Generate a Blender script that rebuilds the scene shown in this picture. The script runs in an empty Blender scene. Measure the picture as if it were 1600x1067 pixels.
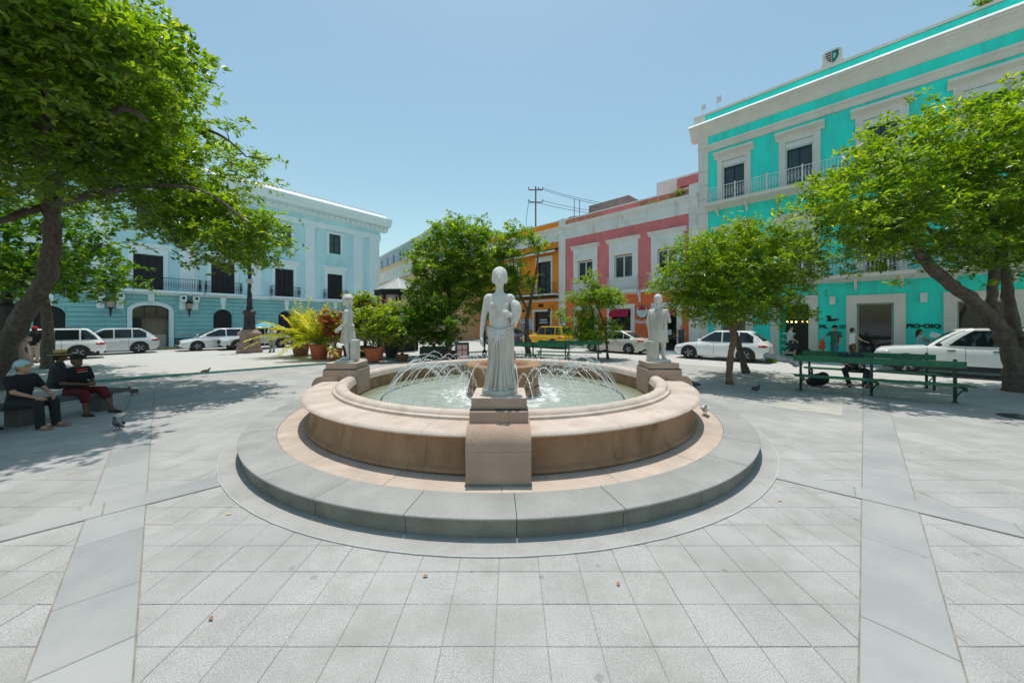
import bpy, bmesh, math, random
import numpy as np
from mathutils import Vector, Matrix, Euler
R = math.radians
scene = bpy.context.scene
# ------------------------------------------------------------------ camera
FPX, HOR, CAMZ = 551.0, 503.0, 2.05
cam_d = bpy.data.cameras.new('camera')
cam = bpy.data.objects.new('camera', cam_d)
scene.collection.objects.link(cam)
cam.location = (0, 0, CAMZ)
cam.rotation_euler = (R(90), 0, 0)
cam_d.sensor_width = 36.0
cam_d.lens = 36.0 * FPX / 1600.0
cam_d.shift_y = -(533.5 - HOR) / 1600.0
cam_d.clip_start = 0.05
cam_d.clip_end = 3000
scene.camera = cam
# ------------------------------------------------------------------ sky and sun
SUN_EL, SUN_AZ = 79.5, -4.0          # azimuth in degrees clockwise from +Y
world = bpy.data.worlds.new('World')
scene.world = world
world.use_nodes = True
wn = world.node_tree
bg = wn.nodes['Background']
sky = wn.nodes.new('ShaderNodeTexSky')
sky.sky_type = 'NISHITA'
sky.sun_disc = False
sky.sun_elevation = R(SUN_EL)
sky.sun_rotation = R(SUN_AZ)
sky.air_density = 1.3
sky.dust_density = 1.0
sky.ozone_density = 1.8
tint = wn.nodes.new('ShaderNodeVectorMath'); tint.operation = 'MULTIPLY'
tint.inputs[1].default_value = (1.0, 1.095, 0.925)      # slightly green-blue tropical haze
wn.links.new(sky.outputs[0], tint.inputs[0])
wn.links.new(tint.outputs[0], bg.inputs[0])
bg.inputs[1].default_value = 0.124
sun_d = bpy.data.lights.new('sun', 'SUN')
sun_d.energy = 3.05
sun_d.angle = R(0.55)
sun_d.color = (1.0, 0.95, 0.88)
sun = bpy.data.objects.new('sun', sun_d)
scene.collection.objects.link(sun)
sdir = Vector((math.sin(R(SUN_AZ)) * math.cos(R(SUN_EL)), math.cos(R(SUN_AZ)) * math.cos(R(SUN_EL)), math.sin(R(SUN_EL))))
sun.rotation_euler = sdir.to_track_quat('Z', 'Y').to_euler()
vs = scene.view_settings
vs.view_transform = 'Standard'
vs.look = 'None'
vs.exposure = 0.3
vs.gamma = 1.0
vs.use_curve_mapping = False
scene.cycles.max_bounces = 8
scene.cycles.diffuse_bounces = 4
scene.cycles.transparent_max_bounces = 8

# ------------------------------------------------------------------ helpers
COL = scene.collection
def gp(px, py, z=0.0):
    """world point on the plane of height z that the photograph shows at a pixel"""
    D = (CAMZ - z) * FPX / (py - HOR)
    return Vector(((px - 800) / FPX * D, D, z))
def dp(px, D, z=0.0):
    return Vector(((px - 800) / FPX * D, D, z))

class MB:
    """collects shapes for ONE mesh object"""
    def __init__(s):
        s.v = []; s.f = []; s.m = []; s.mi = 0
    def add(s, vs_, fs):
        o = len(s.v); s.v.extend([tuple(p) for p in vs_])
        for f in fs:
            s.f.append(tuple(i + o for i in f)); s.m.append(s.mi)
        return s
    def box(s, x0, x1, y0, y1, z0, z1):
        return s.add([(x0,y0,z0),(x1,y0,z0),(x1,y1,z0),(x0,y1,z0),(x0,y0,z1),(x1,y0,z1),(x1,y1,z1),(x0,y1,z1)],
                     [(0,3,2,1),(4,5,6,7),(0,1,5,4),(1,2,6,5),(2,3,7,6),(3,0,4,7)])
    def bbox(s, x0, x1, y0, y1, z0, z1, b=0.01):
        """box with a chamfered top and vertical edges"""
        return s.prism([(x0+b,y0),(x1-b,y0),(x1,y0+b),(x1,y1-b),(x1-b,y1),(x0+b,y1),(x0,y1-b),(x0,y0+b)], z0, z1, b)
    def prism(s, poly, z0, z1, b=0.0):
        n = len(poly)
        vs_ = [(x,y,z0) for x,y in poly]
        if b:
            cx = sum(p[0] for p in poly)/n; cy = sum(p[1] for p in poly)/n
            vs_ += [(x,y,z1-b) for x,y in poly]
            def ins(p):
                d = Vector((cx-p[0], cy-p[1])); L = d.length
                d = d / L * min(b*1.4, L*.5) if L > 1e-6 else d
                return (p[0]+d.x, p[1]+d.y, z1)
            vs_ += [ins(p) for p in poly]
            fs = [tuple(range(n-1,-1,-1)), tuple(range(2*n,3*n))]
            for k in range(2):
                for i in range(n):
                    j = (i+1) % n
                    fs.append((k*n+i, k*n+j, (k+1)*n+j, (k+1)*n+i))
        else:
            vs_ += [(x,y,z1) for x,y in poly]
            fs = [tuple(range(n-1,-1,-1)), tuple(range(n,2*n))]
            for i in range(n):
                j = (i+1) % n
                fs.append((i, j, n+j, n+i))
        return s.add(vs_, fs)
    def xz(s, poly, y0, y1):
        """prism of a polygon in the x-z plane, between y0 (front) and y1; poly counter-clockwise seen from the front"""
        n = len(poly)
        vs_ = [(x,y0,z) for x,z in poly] + [(x,y1,z) for x,z in poly]
        fs = [tuple(range(n)), tuple(range(2*n-1,n-1,-1))]
        for i in range(n):
            j = (i+1) % n
            fs.append((j, i, n+i, n+j))
        return s.add(vs_, fs)
    def yz(s, poly, x0, x1):
        """extrude a y-z profile along x"""
        n = len(poly)
        vs_ = [(x0,y,z) for y,z in poly] + [(x1,y,z) for y,z in poly]
        fs = [tuple(range(n-1,-1,-1)), tuple(range(n,2*n))]
        for i in range(n):
            j = (i+1) % n
            fs.append((i, j, n+j, n+i))
        return s.add(vs_, fs)
    def tube(s, pts, rad, n=8, caps=True):
        pts = [Vector(p) for p in pts]
        if not hasattr(rad, '__len__'): rad = [rad]*len(pts)
        vs_ = []; up = None
        for i, p in enumerate(pts):
            t = (pts[min(i+1,len(pts)-1)] - pts[max(i-1,0)])
            if t.length < 1e-9: t = Vector((0,0,1))
            t.normalize()
            if up is None:
                a = Vector((1,0,0)) if abs(t.x) < .8 else Vector((0,1,0))
                up = (a - t*a.dot(t)).normalized()
            else:
                up = up - t*up.dot(t)
                if up.length < 1e-6: up = t.orthogonal()
                up.normalize()
            w = t.cross(up)
            for k in range(n):
                an = 2*math.pi*k/n
                vs_.append(p + (up*math.cos(an) + w*math.sin(an))*rad[i])
        fs = []
        for i in range(len(pts)-1):
            for k in range(n):
                j = (k+1) % n
                fs.append((i*n+k, i*n+j, (i+1)*n+j, (i+1)*n+k))
        if caps:
            fs.append(tuple(range(n-1,-1,-1))); fs.append(tuple(range((len(pts)-1)*n, len(pts)*n)))
        return s.add(vs_, fs)
    def lathe(s, prof, n=24, a0=0.0, a1=2*math.pi, c=(0,0), close=True):
        """revolve (r,z) profile; full turn or a closed wedge"""
        full = abs(a1-a0-2*math.pi) < 1e-6
        m = n if full else n+1
        P = len(prof); vs_ = []
        for k in range(m):
            an = a0+(a1-a0)*k/n
            ca, sa = math.cos(an), math.sin(an)
            for r, z in prof: vs_.append((c[0]+r*ca, c[1]+r*sa, z))
        fs = []
        rng = range(P) if close else range(P-1)
        for k in range(n):
            k2 = (k+1) % m
            for i in rng:
                j = (i+1) % P
                fs.append((k*P+i, k2*P+i, k2*P+j, k*P+j))
        if not full and close:
            fs.append(tuple(range(P))); fs.append(tuple(range(n*P+P-1, n*P-1, -1)))
        return s.add(vs_, fs)
    def ball(s, c, r, n=8, m=6):
        if not hasattr(r, '__len__'): r = (r,r,r)
        vs_ = [(c[0],c[1],c[2]-r[2])]
        for i in range(1,m):
            ph = -math.pi/2+math.pi*i/m
            for k in range(n):
                an = 2*math.pi*k/n
                vs_.append((c[0]+r[0]*math.cos(ph)*math.cos(an), c[1]+r[1]*math.cos(ph)*math.sin(an), c[2]+r[2]*math.sin(ph)))
        vs_.append((c[0],c[1],c[2]+r[2]))
        fs = [(0, 1+(k+1)%n, 1+k) for k in range(n)]
        for i in range(m-2):
            for k in range(n):
                j = (k+1)%n
                fs.append((1+i*n+k, 1+i*n+j, 1+(i+1)*n+j, 1+(i+1)*n+k))
        L = len(vs_)-1; b = 1+(m-2)*n
        fs += [(b+k, b+(k+1)%n, L) for k in range(n)]
        return s.add(vs_, fs)
    def loft(s, rings, caps=True):
        n = len(rings[0]); vs_ = [p for r in rings for p in r]; fs = []
        for i in range(len(rings)-1):
            for k in range(n):
                j = (k+1)%n
                fs.append((i*n+k, i*n+j, (i+1)*n+j, (i+1)*n+k))
        if caps:
            fs.append(tuple(range(n-1,-1,-1))); fs.append(tuple(range((len(rings)-1)*n, len(rings)*n)))
        return s.add(vs_, fs)
    def mesh(s, name, mats, smooth=None, recalc=True):
        me = bpy.data.meshes.new(name)
        me.from_pydata(s.v, [], s.f)
        if not isinstance(mats, (list, tuple)): mats = [mats]
        for m_ in mats: me.materials.append(m_)
        if len(mats) > 1: me.polygons.foreach_set('material_index', s.m)
        if recalc:
            b = bmesh.new(); b.from_mesh(me)
            bmesh.ops.recalc_face_normals(b, faces=b.faces)
            b.to_mesh(me); b.free()
        if smooth is not None:
            me.polygons.foreach_set('use_smooth', [True]*len(me.polygons))
            if smooth < 180: me.set_sharp_from_angle(angle=R(smooth))
        me.update()
        return me
    def build(s, name, mats, parent=None, smooth=None, recalc=True, loc=None, rot=None):
        return link(name, s.mesh(name, mats, smooth, recalc), parent, loc, rot)

def link(name, me, parent=None, loc=None, rot=None):
    o = bpy.data.objects.new(name, me)
    COL.objects.link(o)
    if parent is not None: o.parent = parent
    if loc is not None: o.location = loc
    if rot is not None: o.rotation_euler = rot if hasattr(rot, '__len__') else (0,0,rot)
    return o
def empty(name, loc=(0,0,0), rz=0.0, parent=None):
    o = bpy.data.objects.new(name, None)
    COL.objects.link(o); o.location = loc; o.rotation_euler = (0,0,rz); o.empty_display_size = .2
    if parent is not None: o.parent = parent
    return o
def tag(o, label, cat, group=None):
    o['label'] = label; o['category'] = cat
    if group: o['group'] = group
    return o
def struct(o):
    o['kind'] = 'structure'; return o
def kids(o): return [c for c in bpy.data.objects if c.parent == o]
def copy_tree(o, parent=None, km=None):
    if km is None:
        km = {}
        for c in bpy.data.objects:
            if c.parent: km.setdefault(c.parent.name, []).append(c)
    c = o.copy(); COL.objects.link(c); c.parent = parent
    for ch in km.get(o.name, []): copy_tree(ch, c, km)
    return c

# ------------------------------------------------------------------ materials
def mat(name, col, rough=.75, var=.12, scale=5.0, bump=.15, bscale=60.0, metal=0.0, spec=.35,
        stain=None, objrand=0.0, speck=None, coat=0.0, spots=None):
    m = bpy.data.materials.new(name); m.use_nodes = True
    nt = m.node_tree; N = nt.nodes; L = nt.links
    b = N['Principled BSDF']
    b.inputs['Roughness'].default_value = rough
    b.inputs['Metallic'].default_value = metal
    b.inputs['Specular IOR Level'].default_value = spec
    if coat: b.inputs['Coat Weight'].default_value = coat; b.inputs['Coat Roughness'].default_value = .06
    tc = N.new('ShaderNodeNewGeometry')
    out = None
    def rgb(c): return (c[0], c[1], c[2], 1)
    nz = N.new('ShaderNodeTexNoise'); nz.inputs['Scale'].default_value = scale; nz.inputs['Detail'].default_value = 6
    L.new(tc.outputs['Position'], nz.inputs['Vector'])
    mr = N.new('ShaderNodeMapRange'); mr.inputs[1].default_value = .28; mr.inputs[2].default_value = .72
    mr.inputs[3].default_value = 1-var; mr.inputs[4].default_value = 1+var
    L.new(nz.outputs[0], mr.inputs[0])
    val = mr.outputs[0]
    if objrand:
        oi = N.new('ShaderNodeObjectInfo')
        m2 = N.new('ShaderNodeMapRange'); m2.inputs[3].default_value = 1-objrand; m2.inputs[4].default_value = 1+objrand
        L.new(oi.outputs['Random'], m2.inputs[0])
        mu = N.new('ShaderNodeMath'); mu.operation = 'MULTIPLY'
        L.new(val, mu.inputs[0]); L.new(m2.outputs[0], mu.inputs[1]); val = mu.outputs[0]
    if speck:
        sn = N.new('ShaderNodeTexNoise'); sn.inputs['Scale'].default_value = speck[0]; sn.inputs['Detail'].default_value = 3
        L.new(tc.outputs['Position'], sn.inputs['Vector'])
        sm = N.new('ShaderNodeMapRange'); sm.inputs[1].default_value = .35; sm.inputs[2].default_value = .65
        sm.inputs[3].default_value = 1-speck[1]; sm.inputs[4].default_value = 1+speck[1]
        L.new(sn.outputs[0], sm.inputs[0])
        mu = N.new('ShaderNodeMath'); mu.operation = 'MULTIPLY'
        L.new(val, mu.inputs[0]); L.new(sm.outputs[0], mu.inputs[1]); val = mu.outputs[0]
    vm = N.new('ShaderNodeVectorMath'); vm.operation = 'SCALE'
    vm.inputs[0].default_value = col[:3]
    L.new(val, vm.inputs['Scale'])
    out = vm.outputs[0]
    if stain:          # (colour, amount, scale, threshold[, vertical stretch])
        st = N.new('ShaderNodeTexNoise'); st.inputs['Scale'].default_value = stain[2]; st.inputs['Detail'].default_value = 8
        st.inputs['Roughness'].default_value = .65
        if len(stain) > 4:
            mp = N.new('ShaderNodeMapping'); mp.inputs['Scale'].default_value = (1, 1, stain[4])
            L.new(tc.outputs['Position'], mp.inputs[0]); L.new(mp.outputs[0], st.inputs['Vector'])
        else:
            L.new(tc.outputs['Position'], st.inputs['Vector'])
        sr = N.new('ShaderNodeMapRange'); sr.inputs[1].default_value = stain[3]; sr.inputs[2].default_value = stain[3]+.2
        sr.inputs[3].default_value = 0; sr.inputs[4].default_value = stain[1]
        L.new(st.outputs[0], sr.inputs[0])
        mx = N.new('ShaderNodeMix'); mx.data_type = 'RGBA'
        L.new(sr.outputs[0], mx.inputs[0]); L.new(out, mx.inputs[6]); mx.inputs[7].default_value = rgb(stain[0])
        out = mx.outputs[2]
    if spots:          # (cells per metre, amount): gum and dirt spots of uneven size
        vo = N.new('ShaderNodeTexVoronoi'); vo.inputs['Scale'].default_value = spots[0]; vo.inputs['Randomness'].default_value = 1
        dn = N.new('ShaderNodeTexNoise'); dn.inputs['Scale'].default_value = 30
        L.new(tc.outputs['Position'], dn.inputs['Vector'])
        wv_ = N.new('ShaderNodeMix'); wv_.data_type = 'RGBA'; wv_.inputs[0].default_value = .03
        L.new(tc.outputs['Position'], wv_.inputs[6]); L.new(dn.outputs['Color'], wv_.inputs[7]); L.new(wv_.outputs[2], vo.inputs['Vector'])
        sz = N.new('ShaderNodeSeparateColor'); L.new(vo.outputs['Color'], sz.inputs[0])
        pw_n = N.new('ShaderNodeMath'); pw_n.operation = 'POWER'; pw_n.inputs[1].default_value = 3; L.new(sz.outputs[0], pw_n.inputs[0])
        ra = N.new('ShaderNodeMath'); ra.operation = 'MULTIPLY'; ra.inputs[1].default_value = .13; L.new(pw_n.outputs[0], ra.inputs[0])
        lt = N.new('ShaderNodeMath'); lt.operation = 'LESS_THAN'; L.new(vo.outputs['Distance'], lt.inputs[0]); L.new(ra.outputs[0], lt.inputs[1])
        am = N.new('ShaderNodeMath'); am.operation = 'MULTIPLY'; am.inputs[1].default_value = spots[1]; L.new(lt.outputs[0], am.inputs[0])
        m3 = N.new('ShaderNodeMix'); m3.data_type = 'RGBA'; L.new(am.outputs[0], m3.inputs[0]); L.new(out, m3.inputs[6]); m3.inputs[7].default_value = (.12,.115,.105,1)
        out = m3.outputs[2]
    L.new(out, b.inputs['Base Color'])
    if bump:
        bn = N.new('ShaderNodeTexNoise'); bn.inputs['Scale'].default_value = bscale; bn.inputs['Detail'].default_value = 4
        L.new(tc.outputs['Position'], bn.inputs['Vector'])
        bp = N.new('ShaderNodeBump'); bp.inputs['Strength'].default_value = bump; bp.inputs['Distance'].default_value = .02
        L.new(bn.outputs[0], bp.inputs['Height']); L.new(bp.outputs[0], b.inputs['Normal'])
    return m
def flat(name, col, rough=.6, spec=.4, metal=0, coat=0):
    return mat(name, col, rough, var=.06, bump=0, spec=spec, metal=metal, coat=coat)
def glass(name, col=(.012,.018,.022), rough=.06):
    m = mat(name, col, rough, var=.3, scale=.9, bump=.04, bscale=1.5, spec=.6); return m
def emis(name, col, s):
    m = bpy.data.materials.new(name); m.use_nodes = True
    b = m.node_tree.nodes['Principled BSDF']
    b.inputs['Base Color'].default_value = (*col,1)
    b.inputs['Emission Color'].default_value = (*col,1); b.inputs['Emission Strength'].default_value = s
    return m
def leafmat(name, dark, mid, light, trans=.45, rough=.36):
    m = bpy.data.materials.new(name); m.use_nodes = True
    nt = m.node_tree; N = nt.nodes; L = nt.links
    N.remove(N['Principled BSDF'])
    at = N.new('ShaderNodeAttribute'); at.attribute_name = 'rnd'
    cr = N.new('ShaderNodeValToRGB')
    cr.color_ramp.elements[0].color = (*dark,1); cr.color_ramp.elements[1].color = (*light,1)
    e = cr.color_ramp.elements.new(.5); e.color = (*mid,1)
    L.new(at.outputs['Fac'], cr.inputs[0])
    pb = N.new('ShaderNodeBsdfPrincipled'); pb.inputs['Roughness'].default_value = rough
    pb.inputs['Specular IOR Level'].default_value = .6
    L.new(cr.outputs[0], pb.inputs['Base Color'])
    tr = N.new('ShaderNodeBsdfTranslucent')
    hs = N.new('ShaderNodeHueSaturation'); hs.inputs['Hue'].default_value = .485; hs.inputs['Saturation'].default_value = 1.12; hs.inputs['Value'].default_value = 1.7
    L.new(cr.outputs[0], hs.inputs['Color']); L.new(hs.outputs[0], tr.inputs[0])
    mx = N.new('ShaderNodeMixShader'); mx.inputs[0].default_value = trans
    L.new(pb.outputs[0], mx.inputs[1]); L.new(tr.outputs[0], mx.inputs[2])
    L.new(mx.outputs[0], N['Material Output'].inputs[0])
    return m

M = {}
M['granite'] = mat('granite paving', (.385,.375,.36), .75, var=.10, scale=1.3, bump=.35, bscale=140, objrand=.035, speck=(170,.34), stain=((.29,.28,.26),.7,1.6,.46), spots=(4,.35))
M['slab'] = mat('smooth slab paving', (.315,.32,.315), .7, var=.10, scale=.9, bump=.08, bscale=40, objrand=.07, stain=((.40,.39,.365),.6,.9,.46), spots=(4,.45))
M['patch'] = mat('mortar patch paving', (.42,.405,.36), .85, var=.12, scale=2, bump=.2, bscale=60)
M['joint'] = mat('sandy joint', (.255,.23,.19), .95, var=.3, scale=6, bump=.3)
M['whiteline'] = mat('pale mortar line', (.44,.435,.42), .9, var=.15, scale=4)
M['street'] = mat('pale street concrete', (.47,.46,.44), .85, var=.08, scale=.35, bump=.15, bscale=70, speck=(60,.12), stain=((.36,.355,.34),.45,.35,.5))
M['sidewalk'] = mat('sidewalk concrete', (.40,.39,.37), .85, var=.12, scale=1, bump=.2)
M['pedstone'] = mat('pinkish pedestal stone', (.41,.285,.215), .8, var=.14, scale=2.6, bump=.3, bscale=60, speck=(120,.08), stain=((.29,.19,.13),.6,2.2,.5,.6))
M['sandstone'] = mat('pink sandstone', (.34,.20,.115), .8, var=.14, scale=2.2, bump=.35, bscale=50, objrand=.07, speck=(90,.12), stain=((.17,.095,.05),.8,2.2,.46,.35))
M['apron'] = mat('worn apron stone', (.49,.40,.335), .8, var=.12, scale=2.5, bump=.25, bscale=55, objrand=.06, speck=(90,.12), stain=((.38,.30,.24),.6,2.0,.48), spots=(5,.35))
M['sandtop'] = mat('pale sandstone coping', (.535,.445,.38), .75, var=.10, scale=2.5, bump=.25, bscale=55, objrand=.05, speck=(90,.10), stain=((.41,.32,.255),.7,2.4,.48), spots=(5,.3))
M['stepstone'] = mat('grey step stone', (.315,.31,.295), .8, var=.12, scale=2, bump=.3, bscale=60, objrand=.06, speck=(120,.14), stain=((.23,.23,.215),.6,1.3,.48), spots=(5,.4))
M['riser'] = mat('weathered shade-darkened riser', (.20,.195,.165), .85, var=.22, scale=3, bump=.4, bscale=45, objrand=.08, stain=((.12,.125,.10),.6,2.2,.5,.4))  # base colour darkened to paint in the riser's shade; stain is weathering
M['marble'] = mat('weathered white marble', (.57,.555,.52), .6, var=.08, scale=7, bump=.2, bscale=60, stain=((.38,.33,.25),.75,5,.50,.30))
M['marbleskirt'] = mat('greyed marble drapery', (.52,.495,.445), .65, var=.10, scale=7, bump=.22, bscale=60, stain=((.33,.27,.19),.75,6,.48,.18))
M['darkgap'] = mat('dark damp gap', (.05,.045,.04), .9)
M['white'] = mat('white paint', (.74,.745,.74), .6, var=.05, scale=2, bump=.05, stain=((.55,.55,.53),.35,1.5,.55,.4))
M['iron'] = mat('black iron', (.03,.033,.035), .5, var=.2, bump=.1)
M['bark'] = mat('grey bark', (.105,.082,.066), .9, var=.35, scale=9, bump=.9, bscale=28, stain=((.20,.18,.16),.6,6,.5,.4))
M['barkred'] = mat('reddish bark', (.20,.125,.085), .9, var=.3, scale=10, bump=.8, bscale=30)
M['green_paint'] = mat('green bench paint', (.012,.13,.065), .4, var=.2, scale=8, bump=.1, stain=((.05,.20,.13),.5,6,.55))
M['terracotta'] = mat('terracotta', (.42,.115,.055), .75, var=.18, scale=4, bump=.15)
M['soil'] = mat('soil', (.06,.045,.03), .95)
M['leaf'] = leafmat('broad leaf', (.034,.09,.014), (.15,.275,.03), (.42,.49,.06), .58)
M['leaf_dark'] = leafmat('dark leaf', (.028,.085,.012), (.085,.20,.018), (.24,.36,.03), .52)
M['leaf_light'] = leafmat('light leaf', (.045,.115,.012), (.15,.28,.02), (.36,.44,.04), .5)
M['leaf_yellow'] = leafmat('yellow palm leaf', (.12,.20,.012), (.36,.40,.025), (.66,.56,.05), .5)
M['leaf_bright'] = leafmat('bright shrub leaf', (.06,.14,.016), (.22,.34,.03), (.46,.50,.06), .52)
# ------------------------------------------------------------------ ground, plaza paving, street
FC = Vector((-0.195, 8.10, 0))        # fountain centre
def sheet(name, poly, z, m):
    o = MB().add([(x,y,z) for x,y in poly], [tuple(range(len(poly)))]).build(name, m)
    return struct(o)
sheet('ground', [(-900,-300),(900,-300),(900,1500),(-900,1500)], -0.03, M['sidewalk'])
TS = 0.334; TX, TY = -0.109, 2.224
def paving_material():
    m = mat('granite paving field', (.385,.375,.36), .75, var=.12, scale=.8, bump=.3, bscale=140, speck=(150,.26), stain=((.29,.285,.27),.55,.7,.47), spots=(4,.35))
    nt = m.node_tree; N = nt.nodes; L = nt.links
    b = N['Principled BSDF']; old = b.inputs['Base Color'].links[0].from_socket
    g = N.new('ShaderNodeNewGeometry'); sp = N.new('ShaderNodeSeparateXYZ'); L.new(g.outputs['Position'], sp.inputs[0])
    def line(sock, off):
        a = N.new('ShaderNodeMath'); a.operation = 'SUBTRACT'; L.new(sock, a.inputs[0]); a.inputs[1].default_value = off
        d = N.new('ShaderNodeMath'); d.operation = 'PINGPONG'; L.new(a.outputs[0], d.inputs[0]); d.inputs[1].default_value = TS/2
        r = N.new('ShaderNodeMapRange'); r.inputs[1].default_value = .003; r.inputs[2].default_value = .008
        r.inputs[3].default_value = 1; r.inputs[4].default_value = 0
        L.new(d.outputs[0], r.inputs[0]); return r.outputs[0]
    mx = N.new('ShaderNodeMath'); mx.operation = 'MAXIMUM'
    L.new(line(sp.outputs[0], TX), mx.inputs[0]); L.new(line(sp.outputs[1], TY), mx.inputs[1])
    # tile to tile tone
    def cell(sock, off):
        a = N.new('ShaderNodeMath'); a.operation = 'SUBTRACT'; L.new(sock, a.inputs[0]); a.inputs[1].default_value = off
        d = N.new('ShaderNodeMath'); d.operation = 'DIVIDE'; L.new(a.outputs[0], d.inputs[0]); d.inputs[1].default_value = TS
        f = N.new('ShaderNodeMath'); f.operation = 'FLOOR'; L.new(d.outputs[0], f.inputs[0]); return f.outputs[0]
    cb = N.new('ShaderNodeCombineXYZ'); L.new(cell(sp.outputs[0], TX), cb.inputs[0]); L.new(cell(sp.outputs[1], TY), cb.inputs[1])
    wn_ = N.new('ShaderNodeTexWhiteNoise'); L.new(cb.outputs[0], wn_.inputs['Vector'])
    mr = N.new('ShaderNodeMapRange'); mr.inputs[3].default_value = .92; mr.inputs[4].default_value = 1.07
    L.new(wn_.outputs['Value'], mr.inputs[0])
    sc = N.new('ShaderNodeVectorMath'); sc.operation = 'SCALE'; L.new(old, sc.inputs[0]); L.new(mr.outputs[0], sc.inputs['Scale'])
    mix = N.new('ShaderNodeMix'); mix.data_type = 'RGBA'
    sc2 = N.new('ShaderNodeMath'); sc2.operation = 'MULTIPLY'; sc2.inputs[1].default_value = .6
    L.new(mx.outputs[0], sc2.inputs[0]); L.new(sc2.outputs[0], mix.inputs[0])
    L.new(sc.outputs[0], mix.inputs[6]); mix.inputs[7].default_value = (.26,.24,.205,1)
    L.new(mix.outputs[2], b.inputs['Base Color'])
    return m
plaza = sheet('plaza_pavement', [(-34,-3),(30,-3),(30,12),(4,34),(-2,34),(-34,10)], 0.0, paving_material())

def in_band(p, a, d, w):
    n = Vector((-d[1], d[0])); return abs((Vector(p)-Vector(a)).dot(n)) < w
S2 = math.sqrt(.5)
bands = []      # centre point, direction, half width, from, to (metres along the direction)
bands.append(((2.275, 2.0), (S2, S2), .215, -2.6, 13.0))
bands.append(((-2.46, 2.0), (-S2, S2), .215, -2.6, 12.0))
a_r = R(-42); a_l = R(225)
bands.append(((FC.x, FC.y), (math.cos(a_r), math.sin(a_r)), .17, 5.02, 9.2))
bands.append(((FC.x, FC.y), (math.cos(a_l), math.sin(a_l)), .19, 5.02, 9.2))
random.seed(4)
def tile_mesh(name, w, m, h=.006, b=.003):
    g = .0016
    return MB().bbox(g, w-g, g, w-g, -.02, h, b).mesh(name, m)
tm = [tile_mesh('tile', TS, M['granite']), tile_mesh('tile_smooth', TS, M['slab']), tile_mesh('tile_patch', TS, M['patch'])]
cells = []
for i in range(-30, 31):
    for j in range(-2, 16):
        x0 = TX+i*TS; y0 = TY+j*TS; cx, cy = x0+TS/2, y0+TS/2
        D = cy
        if D < 1.75: continue
        px = 800+cx/D*FPX
        if px < -70 or px > 1670: continue
        cs = [(x0,y0),(x0+TS,y0),(x0,y0+TS),(x0+TS,y0+TS)]
        if all((Vector((c[0]-FC.x, c[1]-FC.y))).length < 5.02 for c in cs): continue
        if any(all(in_band(c, bd[0], bd[1], bd[2]) for c in cs) for bd in bands[:2]): continue
        cells.append((D, x0, y0))
cells.sort()
for D, x0, y0 in cells[:300]:
    k = 0
    t = link('tile', tm[k], plaza, (x0, y0, random.uniform(-.0015,.0012)))
    t.rotation_euler = (random.uniform(-.002,.002), random.uniform(-.002,.002), random.uniform(-.004,.004))
# diagonal bands of long smooth slabs
def band(bd, seg, zt):
    (ax, ay), (dx, dy), hw, t0, t1 = bd
    n = (-dy, dx)
    def q(t, s): return (ax+dx*t+n[0]*s, ay+dy*t+n[1]*s)
    o = struct(MB().add([(*q(t0,-hw-.009), zt-.004),(*q(t1,-hw-.009), zt-.004),(*q(t1,hw+.009), zt-.004),(*q(t0,hw+.009), zt-.004)], [(0,1,2,3)]).build('paving_band', M['joint']))
    t = t0; pk = 0.0
    while t < t1-.05:
        L = min(seg*random.uniform(.75,1.3), t1-t)
        sk = random.uniform(-.025,.025)
        poly = [q(t+.004-pk,-hw), q(t+L-.004-sk,-hw), q(t+L-.004+sk,hw), q(t+.004+pk,hw)]; pk = sk
        MB().prism(poly, zt-.02, zt+random.uniform(0,.002), .004).build('slab', M['slab'], o)
        t += L
band(bands[0], 1.0, .012); band(bands[1], .85, .012); band(bands[2], .9, .0165); band(bands[3], .9, .0165)
# pale concrete patch on the right, and manhole cover
pt = [gp(1205,636), gp(1316,650), gp(1318,634), gp(1212,628)]
struct(MB().prism([(p.x,p.y) for p in pt], -.01, .010, .003).build('pavement_patch', M['patch']))
mh = gp(1598, 652)
struct(MB().lathe([(0,.0),(.34,.0),(.34,.012),(.30,.016),(.28,.010),(0,.010)], 28, c=(mh.x,mh.y), close=False).build('manhole_cover', M['iron']))

# street on the right, raised street on the left with its painted kerb
R1 = Vector((10.4, 14.9))
sheet('street', [(R1.x+20,R1.y-20),(R1.x+45,R1.y-20),(R1.x+45,R1.y+40),(R1.x-40,R1.y+60),(R1.x-18.5,R1.y+18.5)], .004, M['street'])
K0 = Vector((-9.1, 16.9)); KH = .075
def kq(t, s): return (K0.x+S2*t-S2*s, K0.y+S2*t+S2*s)      # along the kerb, then away from the plaza
o = struct(MB().prism([kq(-24,.16), kq(12,.16), kq(12,40), kq(-24,40)], -.02, KH).build('terrace', M['street']))
kteal = mat('teal kerb paint', (.10,.30,.31), .8, var=.3, scale=3, stain=((.50,.52,.50),.8,1.1,.52))
kyel = mat('yellow kerb paint', (.56,.42,.06), .8, var=.25, scale=3, stain=((.55,.54,.49),.85,.8,.47))
kb = struct(MB().prism([kq(-24,0), kq(12,0), kq(12,.158), kq(-24,.158)], -.02, KH+.004, .008).build('kerb', kteal))
MB().add([(*kq(-24,.03),KH+.008),(*kq(12,.03),KH+.008),(*kq(12,.12),KH+.008),(*kq(-24,.12),KH+.008)], [(0,1,2,3)]).build('painted_line', kyel, kb)
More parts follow.
